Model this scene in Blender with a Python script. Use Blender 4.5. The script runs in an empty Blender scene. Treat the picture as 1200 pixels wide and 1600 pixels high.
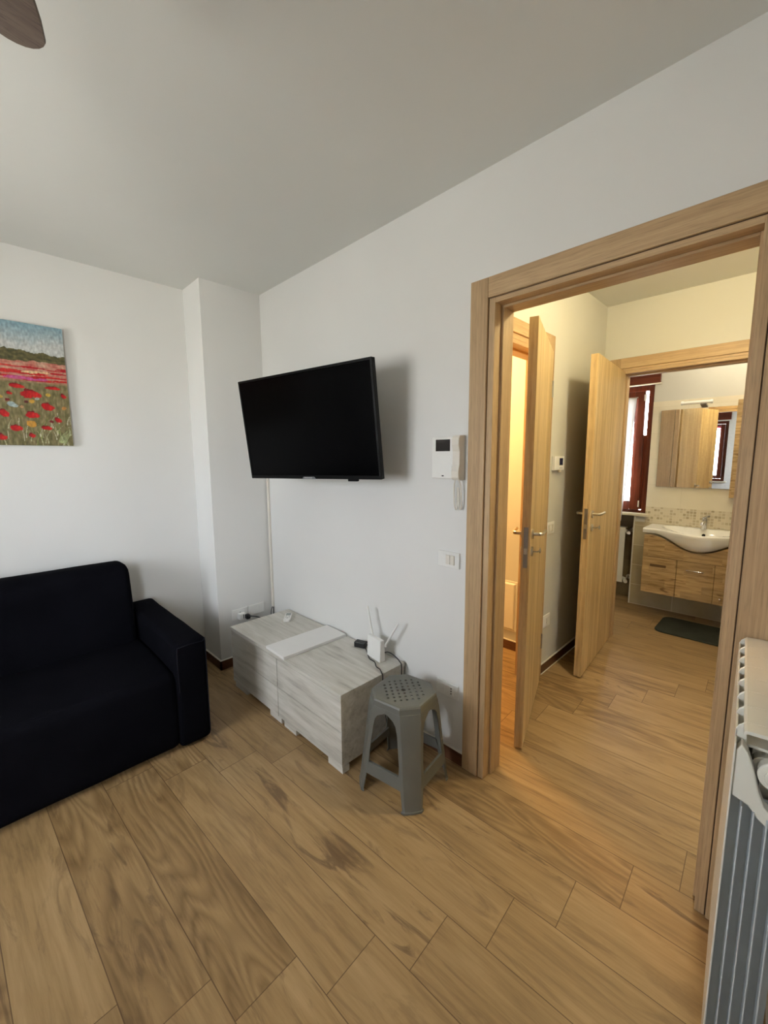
import bpy, bmesh, math, random
from mathutils import Vector, Matrix, noise
R = math.radians
PI = math.pi
scene = bpy.context.scene
COL = scene.collection
random.seed(7)

# ------------------------------------------------------------------ materials
def lin(c):
    out = []
    for v in c:
        v = v / 255.0
        out.append(v / 12.92 if v <= 0.04045 else ((v + 0.055) / 1.055) ** 2.4)
    return (out[0], out[1], out[2], 1.0)

class NG:
    def __init__(s, name):
        s.m = bpy.data.materials.new(name); s.m.use_nodes = True
        s.t = s.m.node_tree; s.t.nodes.clear()
        s.out = s.t.nodes.new('ShaderNodeOutputMaterial')
    def n(s, typ, ins=None, **props):
        nd = s.t.nodes.new(typ)
        for k, v in props.items(): setattr(nd, k, v)
        for k, v in (ins or {}).items():
            if isinstance(v, bpy.types.NodeSocket): s.t.links.new(v, nd.inputs[k])
            else: nd.inputs[k].default_value = v
        return nd
    def math(s, op, a, b=0.0, c=None):
        ins = {0: a, 1: b}
        if c is not None: ins[2] = c
        return s.n('ShaderNodeMath', ins, operation=op).outputs[0]
    def mix(s, f, a, b, mode='MIX'):
        nd = s.n('ShaderNodeMix', None, data_type='RGBA', blend_type=mode)
        for i, v in ((0, f), (6, a), (7, b)):
            if isinstance(v, bpy.types.NodeSocket): s.t.links.new(v, nd.inputs[i])
            else: nd.inputs[i].default_value = v
        return nd.outputs[2]
    def ramp(s, f, stops):
        nd = s.n('ShaderNodeValToRGB', {0: f})
        e = nd.color_ramp.elements
        while len(e) < len(stops): e.new(0.5)
        for i, (p, c) in enumerate(stops):
            e[i].position = p; e[i].color = c if len(c) == 4 else (*c, 1)
        return nd.outputs[0]
    def bsdf(s, color, rough=0.5, metal=0.0, spec=0.5, bump=None, bstr=0.1, bdist=0.002, **kw):
        ins = {'Base Color': color, 'Roughness': rough, 'Metallic': metal, 'Specular IOR Level': spec}
        ins.update(kw)
        b = s.n('ShaderNodeBsdfPrincipled', ins)
        if bump is not None:
            bn = s.n('ShaderNodeBump', {'Height': bump, 'Strength': bstr, 'Distance': bdist})
            s.t.links.new(bn.outputs[0], b.inputs['Normal'])
        s.t.links.new(b.outputs[0], s.out.inputs[0])
        return s.m

def V1(x): return (x, x, x, 1)

def plain(name, c, rough=0.5, metal=0.0, spec=0.5, var=0.05, scale=30.0):
    g = NG(name)
    co = g.n('ShaderNodeTexCoord').outputs['Object']
    nz = g.n('ShaderNodeTexNoise', {'Vector': co, 'Scale': scale, 'Detail': 3.0}).outputs['Fac']
    cl = lin(c)
    dark = tuple(v * (1 - var) for v in cl[:3]) + (1,); lite = tuple(min(1, v * (1 + var)) for v in cl[:3]) + (1,)
    return g.bsdf(g.ramp(nz, [(0.3, dark), (0.7, lite)]), rough, metal, spec)

def plaster(name, c, rough=0.9):
    g = NG(name)
    co = g.n('ShaderNodeTexCoord').outputs['Object']
    n1 = g.n('ShaderNodeTexNoise', {'Vector': co, 'Scale': 260.0, 'Detail': 3.0}).outputs['Fac']
    n2 = g.n('ShaderNodeTexNoise', {'Vector': co, 'Scale': 1.6, 'Detail': 2.0}).outputs['Fac']
    cl = lin(c); d = tuple(v * 0.965 for v in cl[:3]) + (1,)
    return g.bsdf(g.ramp(n2, [(0.3, d), (0.7, cl)]), rough, spec=0.25, bump=n1, bstr=0.12, bdist=0.0015)

def wood(name, c_light, c_dark, axis='z', fine=85.0, rough=0.5, contrast=1.0, streak=9.0, pores=0.35, seed=0.0):
    """straight-grained veneer; grain runs along axis of the object's own coordinates"""
    g = NG(name)
    co = g.n('ShaderNodeTexCoord').outputs['Object']
    def mp(a, l):
        sc = {'x': (l, a, a), 'y': (a, l, a), 'z': (a, a, l)}[axis]
        return g.n('ShaderNodeMapping', {'Vector': co, 'Scale': sc, 'Location': (seed, seed * 1.7, seed * .6)}).outputs[0]
    n1 = g.n('ShaderNodeTexNoise', {'Vector': mp(fine, 2.2), 'Scale': 1.0, 'Detail': 6.0, 'Roughness': 0.65}).outputs['Fac']
    n2 = g.n('ShaderNodeTexNoise', {'Vector': mp(streak, 0.5), 'Scale': 1.0, 'Detail': 4.0, 'Distortion': 0.6}).outputs['Fac']
    n3 = g.n('ShaderNodeTexNoise', {'Vector': mp(fine * 4, 14.0), 'Scale': 1.0, 'Detail': 2.0}).outputs['Fac']
    a = g.math('MULTIPLY', n1, 0.55); b = g.math('MULTIPLY', n2, 0.45)
    f = g.math('ADD', a, b)
    w = 0.16 / contrast
    col = g.ramp(f, [(0.5 - w, lin(c_dark)), (0.5 + w, lin(c_light))])
    por = g.ramp(n3, [(0.30, V1(1 - pores)), (0.46, V1(1.0))])
    col = g.mix(1.0, col, por, 'MULTIPLY')
    return g.bsdf(col, rough, spec=0.35, bump=n3, bstr=0.12, bdist=0.0006)

def floor_material():
    g = NG('wood_look_floor_planks')
    th = R(2.8); w, L, st = 0.205, 1.2, 0.142
    px, py = 0.021, 0.321
    u0 = px * math.cos(th) + py * math.sin(th); v0 = -px * math.sin(th) + py * math.cos(th)
    pos = g.n('ShaderNodeTexCoord').outputs['Object']
    sp = g.n('ShaderNodeSeparateXYZ', {0: pos})
    x, y = sp.outputs[0], sp.outputs[1]
    u = g.math('SUBTRACT', g.math('ADD', g.math('MULTIPLY', x, math.cos(th)), g.math('MULTIPLY', y, math.sin(th))), u0)
    v = g.math('SUBTRACT', g.math('ADD', g.math('MULTIPLY', x, -math.sin(th)), g.math('MULTIPLY', y, math.cos(th))), v0)
    uw = g.math('DIVIDE', u, w); row = g.math('FLOOR', uw); fu = g.math('SUBTRACT', uw, row)
    v2 = g.math('DIVIDE', g.math('ADD', v, g.math('MULTIPLY', g.math('ADD', row, 1.0), st)), L)
    idx = g.math('FLOOR', v2); fv = g.math('SUBTRACT', v2, idx)
    idv = g.n('ShaderNodeCombineXYZ', {0: row, 1: idx, 2: 3.7}).outputs[0]
    wn = g.n('ShaderNodeTexWhiteNoise', {'Vector': idv}, noise_dimensions='3D')
    val, rcol = wn.outputs['Value'], wn.outputs['Color']
    rs = g.n('ShaderNodeSeparateColor', {0: rcol})
    r1, r2, r3 = rs.outputs[0], rs.outputs[1], rs.outputs[2]
    off = g.math('MULTIPLY', val, 91.0)
    def vec(a, b):
        return g.n('ShaderNodeCombineXYZ', {0: g.math('MULTIPLY', u, a), 1: g.math('MULTIPLY', v, b), 2: off}).outputs[0]
    grain = g.n('ShaderNodeTexNoise', {'Vector': vec(70, 4.0), 'Scale': 1.0, 'Detail': 6.0, 'Roughness': 0.65, 'Distortion': 0.3}).outputs['Fac']
    soft = g.n('ShaderNodeTexNoise', {'Vector': vec(11, 1.3), 'Scale': 1.0, 'Detail': 4.0, 'Roughness': 0.55, 'Distortion': 1.1}).outputs['Fac']
    smear = g.n('ShaderNodeTexNoise', {'Vector': vec(13, 2.6), 'Scale': 1.0, 'Detail': 5.0, 'Roughness': 0.6, 'Distortion': 1.6}).outputs['Fac']
    field = g.n('ShaderNodeTexNoise', {'Vector': vec(5.5, 0.95), 'Scale': 1.0, 'Detail': 1.5, 'Roughness': 0.4, 'Distortion': 0.3}).outputs['Fac']
    rings = g.math('PINGPONG', g.math('ADD', g.math('MULTIPLY', field, 17.0), g.math('MULTIPLY', grain, 0.7)), 0.5)
    ringm = g.ramp(rings, [(0.02, V1(0.0)), (0.42, V1(1.0))])
    base = g.ramp(g.math('ADD', g.math('MULTIPLY', grain, 0.45), g.math('MULTIPLY', soft, 0.55)),
                  [(0.30, lin((122, 98, 66))), (0.47, lin((155, 127, 88))), (0.68, lin((176, 148, 108)))])
    tint = g.ramp(r1, [(0.0, (0.86, 0.85, 0.83)), (0.5, (0.99, 0.98, 0.97)), (1.0, (1.10, 1.10, 1.10))])
    base = g.mix(1.0, base, tint, 'MULTIPLY')
    ring_on = g.math('GREATER_THAN', r2, 0.74)
    rc = g.mix(ringm, (0.66, 0.61, 0.54, 1), (1.06, 1.05, 1.03, 1))
    base = g.mix(g.math('MULTIPLY', ring_on, 0.75), base, g.mix(1.0, base, rc, 'MULTIPLY'))
    sm = g.ramp(smear, [(0.545, V1(0.0)), (0.66, V1(1.0))])
    smf = g.math('MULTIPLY', sm, g.math('ADD', g.math('MULTIPLY', r3, 0.55), 0.25))
    base = g.mix(smf, base, lin((96, 73, 50)))
    eu = g.math('MULTIPLY', g.math('MINIMUM', fu, g.math('SUBTRACT', 1.0, fu)), w)
    ev = g.math('MULTIPLY', g.math('MINIMUM', fv, g.math('SUBTRACT', 1.0, fv)), L)
    seam = g.math('LESS_THAN', g.math('MINIMUM', eu, ev), 0.0014)
    base = g.mix(g.math('MULTIPLY', seam, 0.8), base, lin((86, 62, 38)))
    rough = g.math('ADD', 0.36, g.math('MULTIPLY', grain, 0.18))
    h = g.math('SUBTRACT', grain, g.math('MULTIPLY', seam, 2.0))
    return g.bsdf(base, rough, spec=0.42, bump=h, bstr=0.12, bdist=0.0008)

def tile_material(name, c1, c2, grout, tw, thh, horiz='y', gw=0.003, ox=0.0, oz=0.0):
    g = NG(name)
    pos = g.n('ShaderNodeTexCoord').outputs['Object']
    sp = g.n('ShaderNodeSeparateXYZ', {0: pos})
    a = sp.outputs[{'x': 0, 'y': 1}[horiz]]; z = sp.outputs[2]
    a = g.math('DIVIDE', g.math('ADD', a, 50.0 + ox), tw); zz = g.math('DIVIDE', g.math('ADD', z, 50.0 * thh + oz), thh)
    fa = g.math('FRACT', a); fz = g.math('FRACT', zz)
    ea = g.math('MULTIPLY', g.math('MINIMUM', fa, g.math('SUBTRACT', 1.0, fa)), tw)
    ez = g.math('MULTIPLY', g.math('MINIMUM', fz, g.math('SUBTRACT', 1.0, fz)), thh)
    seam = g.math('LESS_THAN', g.math('MINIMUM', ea, ez), gw)
    wn = g.n('ShaderNodeTexWhiteNoise', {'Vector': g.n('ShaderNodeCombineXYZ', {0: g.math('FLOOR', a), 1: g.math('FLOOR', zz), 2: 1.0}).outputs[0]})
    nz = g.n('ShaderNodeTexNoise', {'Vector': pos, 'Scale': 9.0, 'Detail': 5.0}).outputs['Fac']
    c = g.ramp(g.math('ADD', g.math('MULTIPLY', nz, 0.6), g.math('MULTIPLY', wn.outputs['Value'], 0.4)), [(0.25, lin(c1)), (0.75, lin(c2))])
    c = g.mix(seam, c, lin(grout))
    return g.bsdf(c, 0.25, spec=0.5)

def mosaic_material():
    g = NG('mosaic_tile')
    pos = g.n('ShaderNodeTexCoord').outputs['Object']
    sp = g.n('ShaderNodeSeparateXYZ', {0: pos})
    s = 0.0265
    a = g.math('DIVIDE', g.math('ADD', sp.outputs[1], 50.0), s); zz = g.math('DIVIDE', g.math('ADD', sp.outputs[2], 50.0), s)
    fa, fz = g.math('FRACT', a), g.math('FRACT', zz)
    e = g.math('MINIMUM', g.math('MINIMUM', fa, g.math('SUBTRACT', 1.0, fa)), g.math('MINIMUM', fz, g.math('SUBTRACT', 1.0, fz)))
    seam = g.math('LESS_THAN', e, 0.09)
    wn = g.n('ShaderNodeTexWhiteNoise', {'Vector': g.n('ShaderNodeCombineXYZ', {0: g.math('FLOOR', a), 1: g.math('FLOOR', zz), 2: 5.0}).outputs[0]}).outputs['Value']
    r = g.n('ShaderNodeValToRGB', {0: wn}); r.color_ramp.interpolation = 'CONSTANT'
    e2 = r.color_ramp.elements
    while len(e2) < 4: e2.new(0.5)
    for i, (p, c) in enumerate(((0, (212, 200, 174)), (0.58, (188, 174, 146)), (0.77, (200, 187, 160)), (0.91, (170, 156, 128)))):
        e2[i].position = p; e2[i].color = lin(c)
    c = g.mix(seam, r.outputs[0], lin((214, 204, 180)))
    return g.bsdf(c, 0.25)

def fabric(name, c, scale=420.0, rough=0.95, bstr=0.35):
    g = NG(name)
    co = g.n('ShaderNodeTexCoord').outputs['Object']
    v = g.n('ShaderNodeTexVoronoi', {'Vector': co, 'Scale': scale}).outputs['Distance']
    n2 = g.n('ShaderNodeTexNoise', {'Vector': co, 'Scale': 6.0, 'Detail': 3.0}).outputs['Fac']
    cl = lin(c); d = tuple(x * 0.75 for x in cl[:3]) + (1,)
    return g.bsdf(g.ramp(n2, [(0.3, d), (0.7, cl)]), rough, spec=0.03, bump=v, bstr=bstr, bdist=0.001,
                  **{'Sheen Weight': 0.0, 'Sheen Roughness': 0.5})

def cloth_sheer(name, c, transp=0.35, trans=0.6):
    g = NG(name)
    co = g.n('ShaderNodeTexCoord').outputs['Object']
    nz = g.n('ShaderNodeTexNoise', {'Vector': co, 'Scale': 900.0}).outputs['Fac']
    col = g.ramp(nz, [(0.3, tuple(x * 0.95 for x in lin(c)[:3]) + (1,)), (0.7, lin(c))])
    d = g.n('ShaderNodeBsdfDiffuse', {0: col}).outputs[0]
    t = g.n('ShaderNodeBsdfTranslucent', {0: col}).outputs[0]
    m1 = g.n('ShaderNodeMixShader', {0: trans, 1: d, 2: t}).outputs[0]
    tr = g.n('ShaderNodeBsdfTransparent', {0: (1, 1, 1, 1)}).outputs[0]
    m2 = g.n('ShaderNodeMixShader', {0: transp, 1: m1, 2: tr}).outputs[0]
    g.t.links.new(m2, g.out.inputs[0])
    return g.m

def glass_mat():
    g = NG('window_glass')
    fr = g.n('ShaderNodeFresnel', {'IOR': 1.45}).outputs[0]
    tr = g.n('ShaderNodeBsdfTransparent', {0: (0.97, 0.98, 0.98, 1)}).outputs[0]
    gl = g.n('ShaderNodeBsdfGlossy', {'Color': (1, 1, 1, 1), 'Roughness': 0.0}).outputs[0]
    g.t.links.new(g.n('ShaderNodeMixShader', {0: fr, 1: tr, 2: gl}).outputs[0], g.out.inputs[0])
    return g.m

def metal(name, c, rough=0.25):
    return plain(name, c, rough, 1.0, 0.5, 0.04, 60)

def whitewash():
    """bleached grey wood decor, grain along y (object coordinates)"""
    g = NG('whitewashed_wood')
    co = g.n('ShaderNodeTexCoord').outputs['Object']
    def mp(a, l): return g.n('ShaderNodeMapping', {'Vector': co, 'Scale': (a, l, a)}).outputs[0]
    n1 = g.n('ShaderNodeTexNoise', {'Vector': mp(60, 4), 'Scale': 1.0, 'Detail': 5.0, 'Roughness': 0.7}).outputs['Fac']
    n2 = g.n('ShaderNodeTexNoise', {'Vector': mp(17, 2.2), 'Scale': 1.0, 'Detail': 4.0, 'Distortion': 0.9}).outputs['Fac']
    f = g.math('ADD', g.math('MULTIPLY', n1, 0.45), g.math('MULTIPLY', n2, 0.55))
    col = g.ramp(f, [(0.33, lin((168, 164, 155))), (0.46, lin((197, 194, 184))), (0.62, lin((214, 211, 203)))])
    return g.bsdf(col, 0.55, spec=0.35, bump=n1, bstr=0.08, bdist=0.0006)

def vanity_wood():
    """knotty oak made of staves, grain along y"""
    g = NG('knotty_oak')
    co = g.n('ShaderNodeTexCoord').outputs['Object']
    sp = g.n('ShaderNodeSeparateXYZ', {0: co})
    zr = g.math('FLOOR', g.math('DIVIDE', g.math('ADD', sp.outputs[2], 10.0), 0.068))
    sh = g.n('ShaderNodeTexWhiteNoise', {'W': zr}, noise_dimensions='1D').outputs['Value']
    yr = g.math('FLOOR', g.math('ADD', g.math('DIVIDE', sp.outputs[1], 0.27), g.math('MULTIPLY', sh, 3.0)))
    wn = g.n('ShaderNodeTexWhiteNoise', {'Vector': g.n('ShaderNodeCombineXYZ', {0: zr, 1: yr}).outputs[0]}).outputs['Value']
    vec = g.n('ShaderNodeCombineXYZ', {0: g.math('MULTIPLY', wn, 40.0), 1: g.math('MULTIPLY', sp.outputs[1], 5.0), 2: g.math('MULTIPLY', sp.outputs[2], 60.0)}).outputs[0]
    n1 = g.n('ShaderNodeTexNoise', {'Vector': vec, 'Scale': 1.0, 'Detail': 5.0, 'Distortion': 0.5}).outputs['Fac']
    vec2 = g.n('ShaderNodeMapping', {'Vector': co, 'Scale': (1, 7, 22)}).outputs[0]
    kn = g.n('ShaderNodeTexNoise', {'Vector': vec2, 'Scale': 1.0, 'Detail': 2.0}).outputs['Fac']
    col = g.ramp(n1, [(0.3, lin((142, 114, 74))), (0.5, lin((180, 150, 106))), (0.72, lin((200, 172, 128)))])
    col = g.mix(1.0, col, g.ramp(wn, [(0.0, (0.84, 0.84, 0.82)), (1.0, (1.08, 1.07, 1.05))]), 'MULTIPLY')
    col = g.mix(g.ramp(kn, [(0.63, V1(0.0)), (0.73, V1(0.75))]), col, lin((92, 62, 34)))
    return g.bsdf(col, 0.5, spec=0.3)

M = {}
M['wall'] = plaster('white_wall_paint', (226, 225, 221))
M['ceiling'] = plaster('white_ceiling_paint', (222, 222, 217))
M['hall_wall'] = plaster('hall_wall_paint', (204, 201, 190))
M['floor'] = floor_material()
M['base'] = wood('baseboard_wood', (112, 74, 50), (78, 46, 29), 'y', 60, 0.45)
M['basex'] = wood('baseboard_wood_long', (112, 74, 50), (78, 46, 29), 'x', 60, 0.45)
M['caulk'] = plain('white_caulk', (222, 218, 208), 0.7)
M['doorwood'] = wood('light_oak_veneer', (200, 170, 130), (164, 134, 97), 'z', 120, 0.5, 1.0, 12.0, 0.25)
M['doorwoody'] = wood('light_oak_veneer_across', (200, 170, 130), (164, 134, 97), 'y', 120, 0.5, 1.0, 12.0, 0.25)
M['doorwoodx'] = wood('light_oak_veneer_along', (200, 170, 130), (164, 134, 97), 'x', 120, 0.5, 1.0, 12.0, 0.25)
M['leafwood'] = wood('striped_oak_door', (212, 184, 136), (172, 142, 96), 'z', 60, 0.45, 1.5, 16.0, 0.2, 3.1)
M['groove'] = plain('dark_groove_strip', (74, 54, 36), 0.8)
M['nickel'] = metal('satin_nickel', (196, 190, 178), 0.28)
M['chrome'] = metal('chrome', (225, 226, 228), 0.08)
M['steel'] = metal('dull_steel', (150, 146, 140), 0.4)
M['sofa'] = fabric('black_stretch_fabric', (14, 14, 19))
M['sofaseam'] = fabric('black_seam_piping', (34, 34, 40))
M['tvblack'] = plain('black_plastic', (5, 5, 6), 0.35, 0.0, 0.15)
M['screen'] = plain('tv_screen_glass', (3, 3, 4), 0.2, 0.0, 0.05, 0.0)
M['silver'] = plain('silver_plastic', (120, 122, 126), 0.3)
M['ww'] = whitewash()
M['darkgap'] = plain('shadow_gap_board', (62, 56, 50), 0.8)
M['whitep'] = plain('white_plastic', (232, 231, 226), 0.35, var=0.01)
M['offwhitep'] = plain('ivory_plastic', (222, 216, 204), 0.4, var=0.01)
M['board'] = plain('white_laminate', (232, 231, 228), 0.45, var=0.01)
M['greyp'] = plain('grey_stool_plastic', (102, 102, 95), 0.42, var=0.04, scale=14)
M['lcd'] = plain('grey_lcd', (140, 146, 140), 0.3)
M['darklcd'] = plain('dark_lcd', (26, 20, 18), 0.15)
M['navylcd'] = plain('navy_lcd', (38, 40, 78), 0.2)
M['hole'] = plain('dark_hole', (14, 14, 14), 0.9)
M['keys'] = plain('grey_keys', (178, 178, 174), 0.5)
M['cable'] = plain('black_cable', (14, 14, 15), 0.5)
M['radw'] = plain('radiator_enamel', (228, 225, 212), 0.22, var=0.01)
M['radg'] = plain('radiator_shaded_enamel', (196, 202, 204), 0.4, var=0.03)  # same white enamel, with the shade of the radiator end put into the colour
M['redwood'] = wood('mahogany_window_wood', (112, 52, 28), (68, 26, 14), 'z', 60, 0.3, 1.0, 10.0, 0.2)
M['redwoody'] = wood('mahogany_window_wood_across', (112, 52, 28), (68, 26, 14), 'y', 60, 0.3, 1.0, 10.0, 0.2)
M['glass'] = glass_mat()
M['curtain'] = cloth_sheer('white_curtain_cloth', (232, 232, 236), 0.0, 0.07)
M['sheer'] = cloth_sheer('sheer_window_curtain', (240, 240, 240), 0.55)
M['valance'] = cloth_sheer('red_valance_cloth', (214, 70, 88), 0.2)
M['stone'] = plain('cream_stone', (216, 206, 182), 0.4)
M['tile'] = tile_material('beige_wall_tile', (178, 164, 132), (196, 184, 154), (214, 204, 178), 0.40, 0.207, 'y', oz=-0.006)
M['tilecream'] = tile_material('cream_wall_tile', (216, 206, 182), (224, 215, 192), (206, 196, 170), 0.40, 0.25, 'y', 0.0012)
M['tiledark'] = tile_material('taupe_niche_tile', (122, 106, 82), (146, 130, 102), (112, 98, 76), 0.40, 0.207, 'y', 0.0015)
M['mosaic'] = mosaic_material()
M['ceramic'] = plain('white_ceramic', (240, 238, 230), 0.08, var=0.0)
M['vanity'] = vanity_wood()
M['vedge'] = plain('vanity_dark_edge', (96, 70, 40), 0.6)
M['mirror'] = metal('mirror_silver', (238, 238, 236), 0.0)
M['mat'] = fabric('dark_bath_mat_pile', (62, 64, 58), 160.0, 1.0, 1.0)
M['panel'] = plain('cream_panel_paint', (226, 220, 206), 0.45, var=0.01)
M['fan'] = wood('fan_blade_wood', (118, 104, 94), (92, 78, 70), 'x', 60, 0.5)
M['hazegreen'] = plain('outdoor_ground', (120, 120, 110), 0.9)

# ------------------------------------------------------------------ geometry helpers
def BM(): return bmesh.new()

def box(bm, a, b, mi=0):
    (x0, y0, z0), (x1, y1, z1) = a, b
    vs = [bm.verts.new(p) for p in ((x0,y0,z0),(x1,y0,z0),(x1,y1,z0),(x0,y1,z0),(x0,y0,z1),(x1,y0,z1),(x1,y1,z1),(x0,y1,z1))]
    fs = []
    for q in ((3,2,1,0),(4,5,6,7),(0,1,5,4),(1,2,6,5),(2,3,7,6),(3,0,4,7)):
        f = bm.faces.new([vs[i] for i in q]); f.material_index = mi; fs.append(f)
    return vs

def mkbox(*ab):
    bm = BM()
    for a, b in ab: box(bm, a, b)
    return bm

def prism(bm, poly, axis, lo, hi):
    """extrude a 2-D polygon along an axis; poly gives the other two coordinates in xyz order"""
    def P(p, t):
        return {'x': (t, p[0], p[1]), 'y': (p[0], t, p[1]), 'z': (p[0], p[1], t)}[axis]
    a = [bm.verts.new(P(p, lo)) for p in poly]; b = [bm.verts.new(P(p, hi)) for p in poly]
    n = len(poly)
    bm.faces.new(a); bm.faces.new(b)
    for i in range(n): bm.faces.new((a[i], a[(i+1) % n], b[(i+1) % n], b[i]))
    return a + b

def rrect(x0, y0, x1, y1, r, seg=5):
    pts = []
    for cx, cy, a0 in ((x1-r, y1-r, 0), (x0+r, y1-r, 90), (x0+r, y0+r, 180), (x1-r, y0+r, 270)):
        for k in range(seg + 1):
            a = R(a0 + 90 * k / seg); pts.append((cx + r*math.cos(a), cy + r*math.sin(a)))
    return pts

def tube(bm, pts, r, seg=10, cap=True):
    pts = [Vector(p) for p in pts]; n = len(pts)
    rad = r if isinstance(r, (list, tuple)) else [r] * n
    rings = []; up = None
    for i, p in enumerate(pts):
        t = (pts[min(i+1, n-1)] - pts[max(i-1, 0)]).normalized()
        if up is None:
            up = Vector((0, 0, 1)) if abs(t.z) < 0.9 else Vector((1, 0, 0))
        s = t.cross(up).normalized(); up = s.cross(t).normalized()
        rings.append([bm.verts.new(p + rad[i] * (math.cos(2*PI*k/seg) * s + math.sin(2*PI*k/seg) * up)) for k in range(seg)])
    for a, b in zip(rings, rings[1:]):
        for k in range(seg): bm.faces.new((a[k], a[(k+1) % seg], b[(k+1) % seg], b[k]))
    if cap: bm.faces.new(rings[0][::-1]); bm.faces.new(rings[-1])
    return rings

def cyl(bm, p0, p1, r, seg=20): return tube(bm, [p0, p1], r, seg)

def smooth_path(pts, k=6):
    pts = [Vector(p) for p in pts]; out = []
    for i in range(len(pts) - 1):
        p0, p1, p2, p3 = pts[max(i-1, 0)], pts[i], pts[i+1], pts[min(i+2, len(pts)-1)]
        for j in range(k):
            t = j / k
            out.append(0.5 * ((2*p1) + (p2-p0)*t + (2*p0-5*p1+4*p2-p3)*t*t + (3*p1-p0-3*p2+p3)*t**3))
    out.append(pts[-1]); return out

def world_of(o):
    m = o.matrix_basis.copy()
    while o.parent: o = o.parent; m = o.matrix_basis @ m
    return m

def obj(name, bm, mat, parent=None, local=False, bevel=0.0, seg=2, smooth=False, angle=40):
    """ONE mesh object; bm is in world coordinates unless local"""
    if parent is not None and not local:
        bm.transform(world_of(parent).inverted())
    bmesh.ops.recalc_face_normals(bm, faces=bm.faces[:])
    me = bpy.data.meshes.new(name); bm.to_mesh(me); bm.free()
    mats = mat if isinstance(mat, (list, tuple)) else [mat]
    for m in mats: me.materials.append(m)
    o = bpy.data.objects.new(name, me); COL.objects.link(o)
    if parent is not None: o.parent = parent
    if bevel:
        b = o.modifiers.new('edge', 'BEVEL'); b.width = bevel; b.segments = seg; b.limit_method = 'ANGLE'; b.angle_limit = R(35)
    if smooth:
        me.polygons.foreach_set('use_smooth', [True] * len(me.polygons)); me.set_sharp_from_angle(angle=R(angle))
    return o

def tag(o, label, cat=None, kind=None, group=None):
    o['label'] = label
    if cat: o['category'] = cat
    if kind: o['kind'] = kind
    if group: o['group'] = group
    return o

def thing(name, label, cat, loc, rotz=0.0, kind=None, group=None):
    o = bpy.data.objects.new(name, None); COL.objects.link(o)
    o.location = loc; o.rotation_euler = (0, 0, rotz); o.empty_display_size = 0.05
    return tag(o, label, cat, kind, group)

def struct(name, bm, mat, label, cat, parent=None, **kw):
    o = obj(name, bm, mat, parent, **kw)
    return tag(o, label, cat, 'structure')

# ------------------------------------------------------------------ camera
cam = bpy.data.cameras.new('camera'); cam.sensor_fit = 'HORIZONTAL'; cam.sensor_width = 36.0
cam.lens = 651.24 * 36.0 / 1200.0; cam.clip_start = 0.02
co = bpy.data.objects.new('camera', cam); COL.objects.link(co); scene.camera = co
yaw, pit, rol = 0.784804, -0.1301767, -0.00634
f = Vector((math.sin(yaw)*math.cos(pit), math.cos(yaw)*math.cos(pit), math.sin(pit)))
r = Vector((math.cos(yaw), -math.sin(yaw), 0)); u = r.cross(f)
r2 = math.cos(rol)*r + math.sin(rol)*u; u2 = -math.sin(rol)*r + math.cos(rol)*u
CAM = Vector((-1.62058, 0.0, 1.535))
co.matrix_world = Matrix(((r2.x, u2.x, -f.x, CAM.x), (r2.y, u2.y, -f.y, CAM.y), (r2.z, u2.z, -f.z, CAM.z), (0, 0, 0, 1)))

# ------------------------------------------------------------------ room shell
H = 2.70
XW = -3.15
struct('floor', mkbox(((XW-.3, -1.0, -0.1), (3.6, 3.35, 0))), M['floor'], 'brown wood-look plank floor running through all the rooms', 'floor')
struct('ceiling', mkbox(((XW-.3, -1.0, H), (3.6, 3.35, H + .1))), M['ceiling'], 'plain white ceiling above the rooms', 'ceiling')
# wall with the television and the hall doorway
struct('wall_right', mkbox(((0, -.3, 0), (.115, .104, H)), ((0, .985, 0), (.115, 3.165, H)), ((0, .104, 2.187), (.115, .985, H))),
       M['wall'], 'white wall carrying the television and the doorway to the hall', 'wall')
struct('wall_back', mkbox(((XW-.3, 3.165, 0), (.115, 3.3, H))), M['wall'], 'white wall behind the black sofa with the poppy painting', 'wall')
struct('pillar', mkbox(((-.43, 2.883, 0), (-.0005, 3.1645, H))), M['wall'], 'white boxed-in pillar in the corner between sofa and cabinet', 'pillar')
# far window wall of the living room
WY0, WY1, WZ0, WZ1 = 1.14, 2.42, 1.0, 2.235
struct('wall_left', mkbox(((XW-.3, -1.0, 0), (XW, WY0, H)), ((XW-.3, WY1, 0), (XW, 3.165, H)), ((XW-.3, WY0, 0), (XW, WY1, WZ0)), ((XW-.3, WY0, WZ1), (XW, WY1, H))),
       M['wall'], 'white living room wall around the far window', 'wall')
bm = BM()
def wl_y(x): return -.045 + .22/3.15*x
W2A, W2B, W2Z0, W2Z1 = -2.74, -2.2, .95, 2.15
for xa, xb, za, zb in ((0.0, W2B, 0, H), (W2A, XW, 0, H), (W2B, W2A, 0, W2Z0), (W2B, W2A, W2Z1, H)):
    prism(bm, [(xa, wl_y(xa)), (xa, wl_y(xa)-.155), (xb, wl_y(xb)-.155), (xb, wl_y(xb))], 'z', za, zb)
struct('wall_front', bm, M['wall'], 'white wall behind the near radiator', 'wall')
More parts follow.
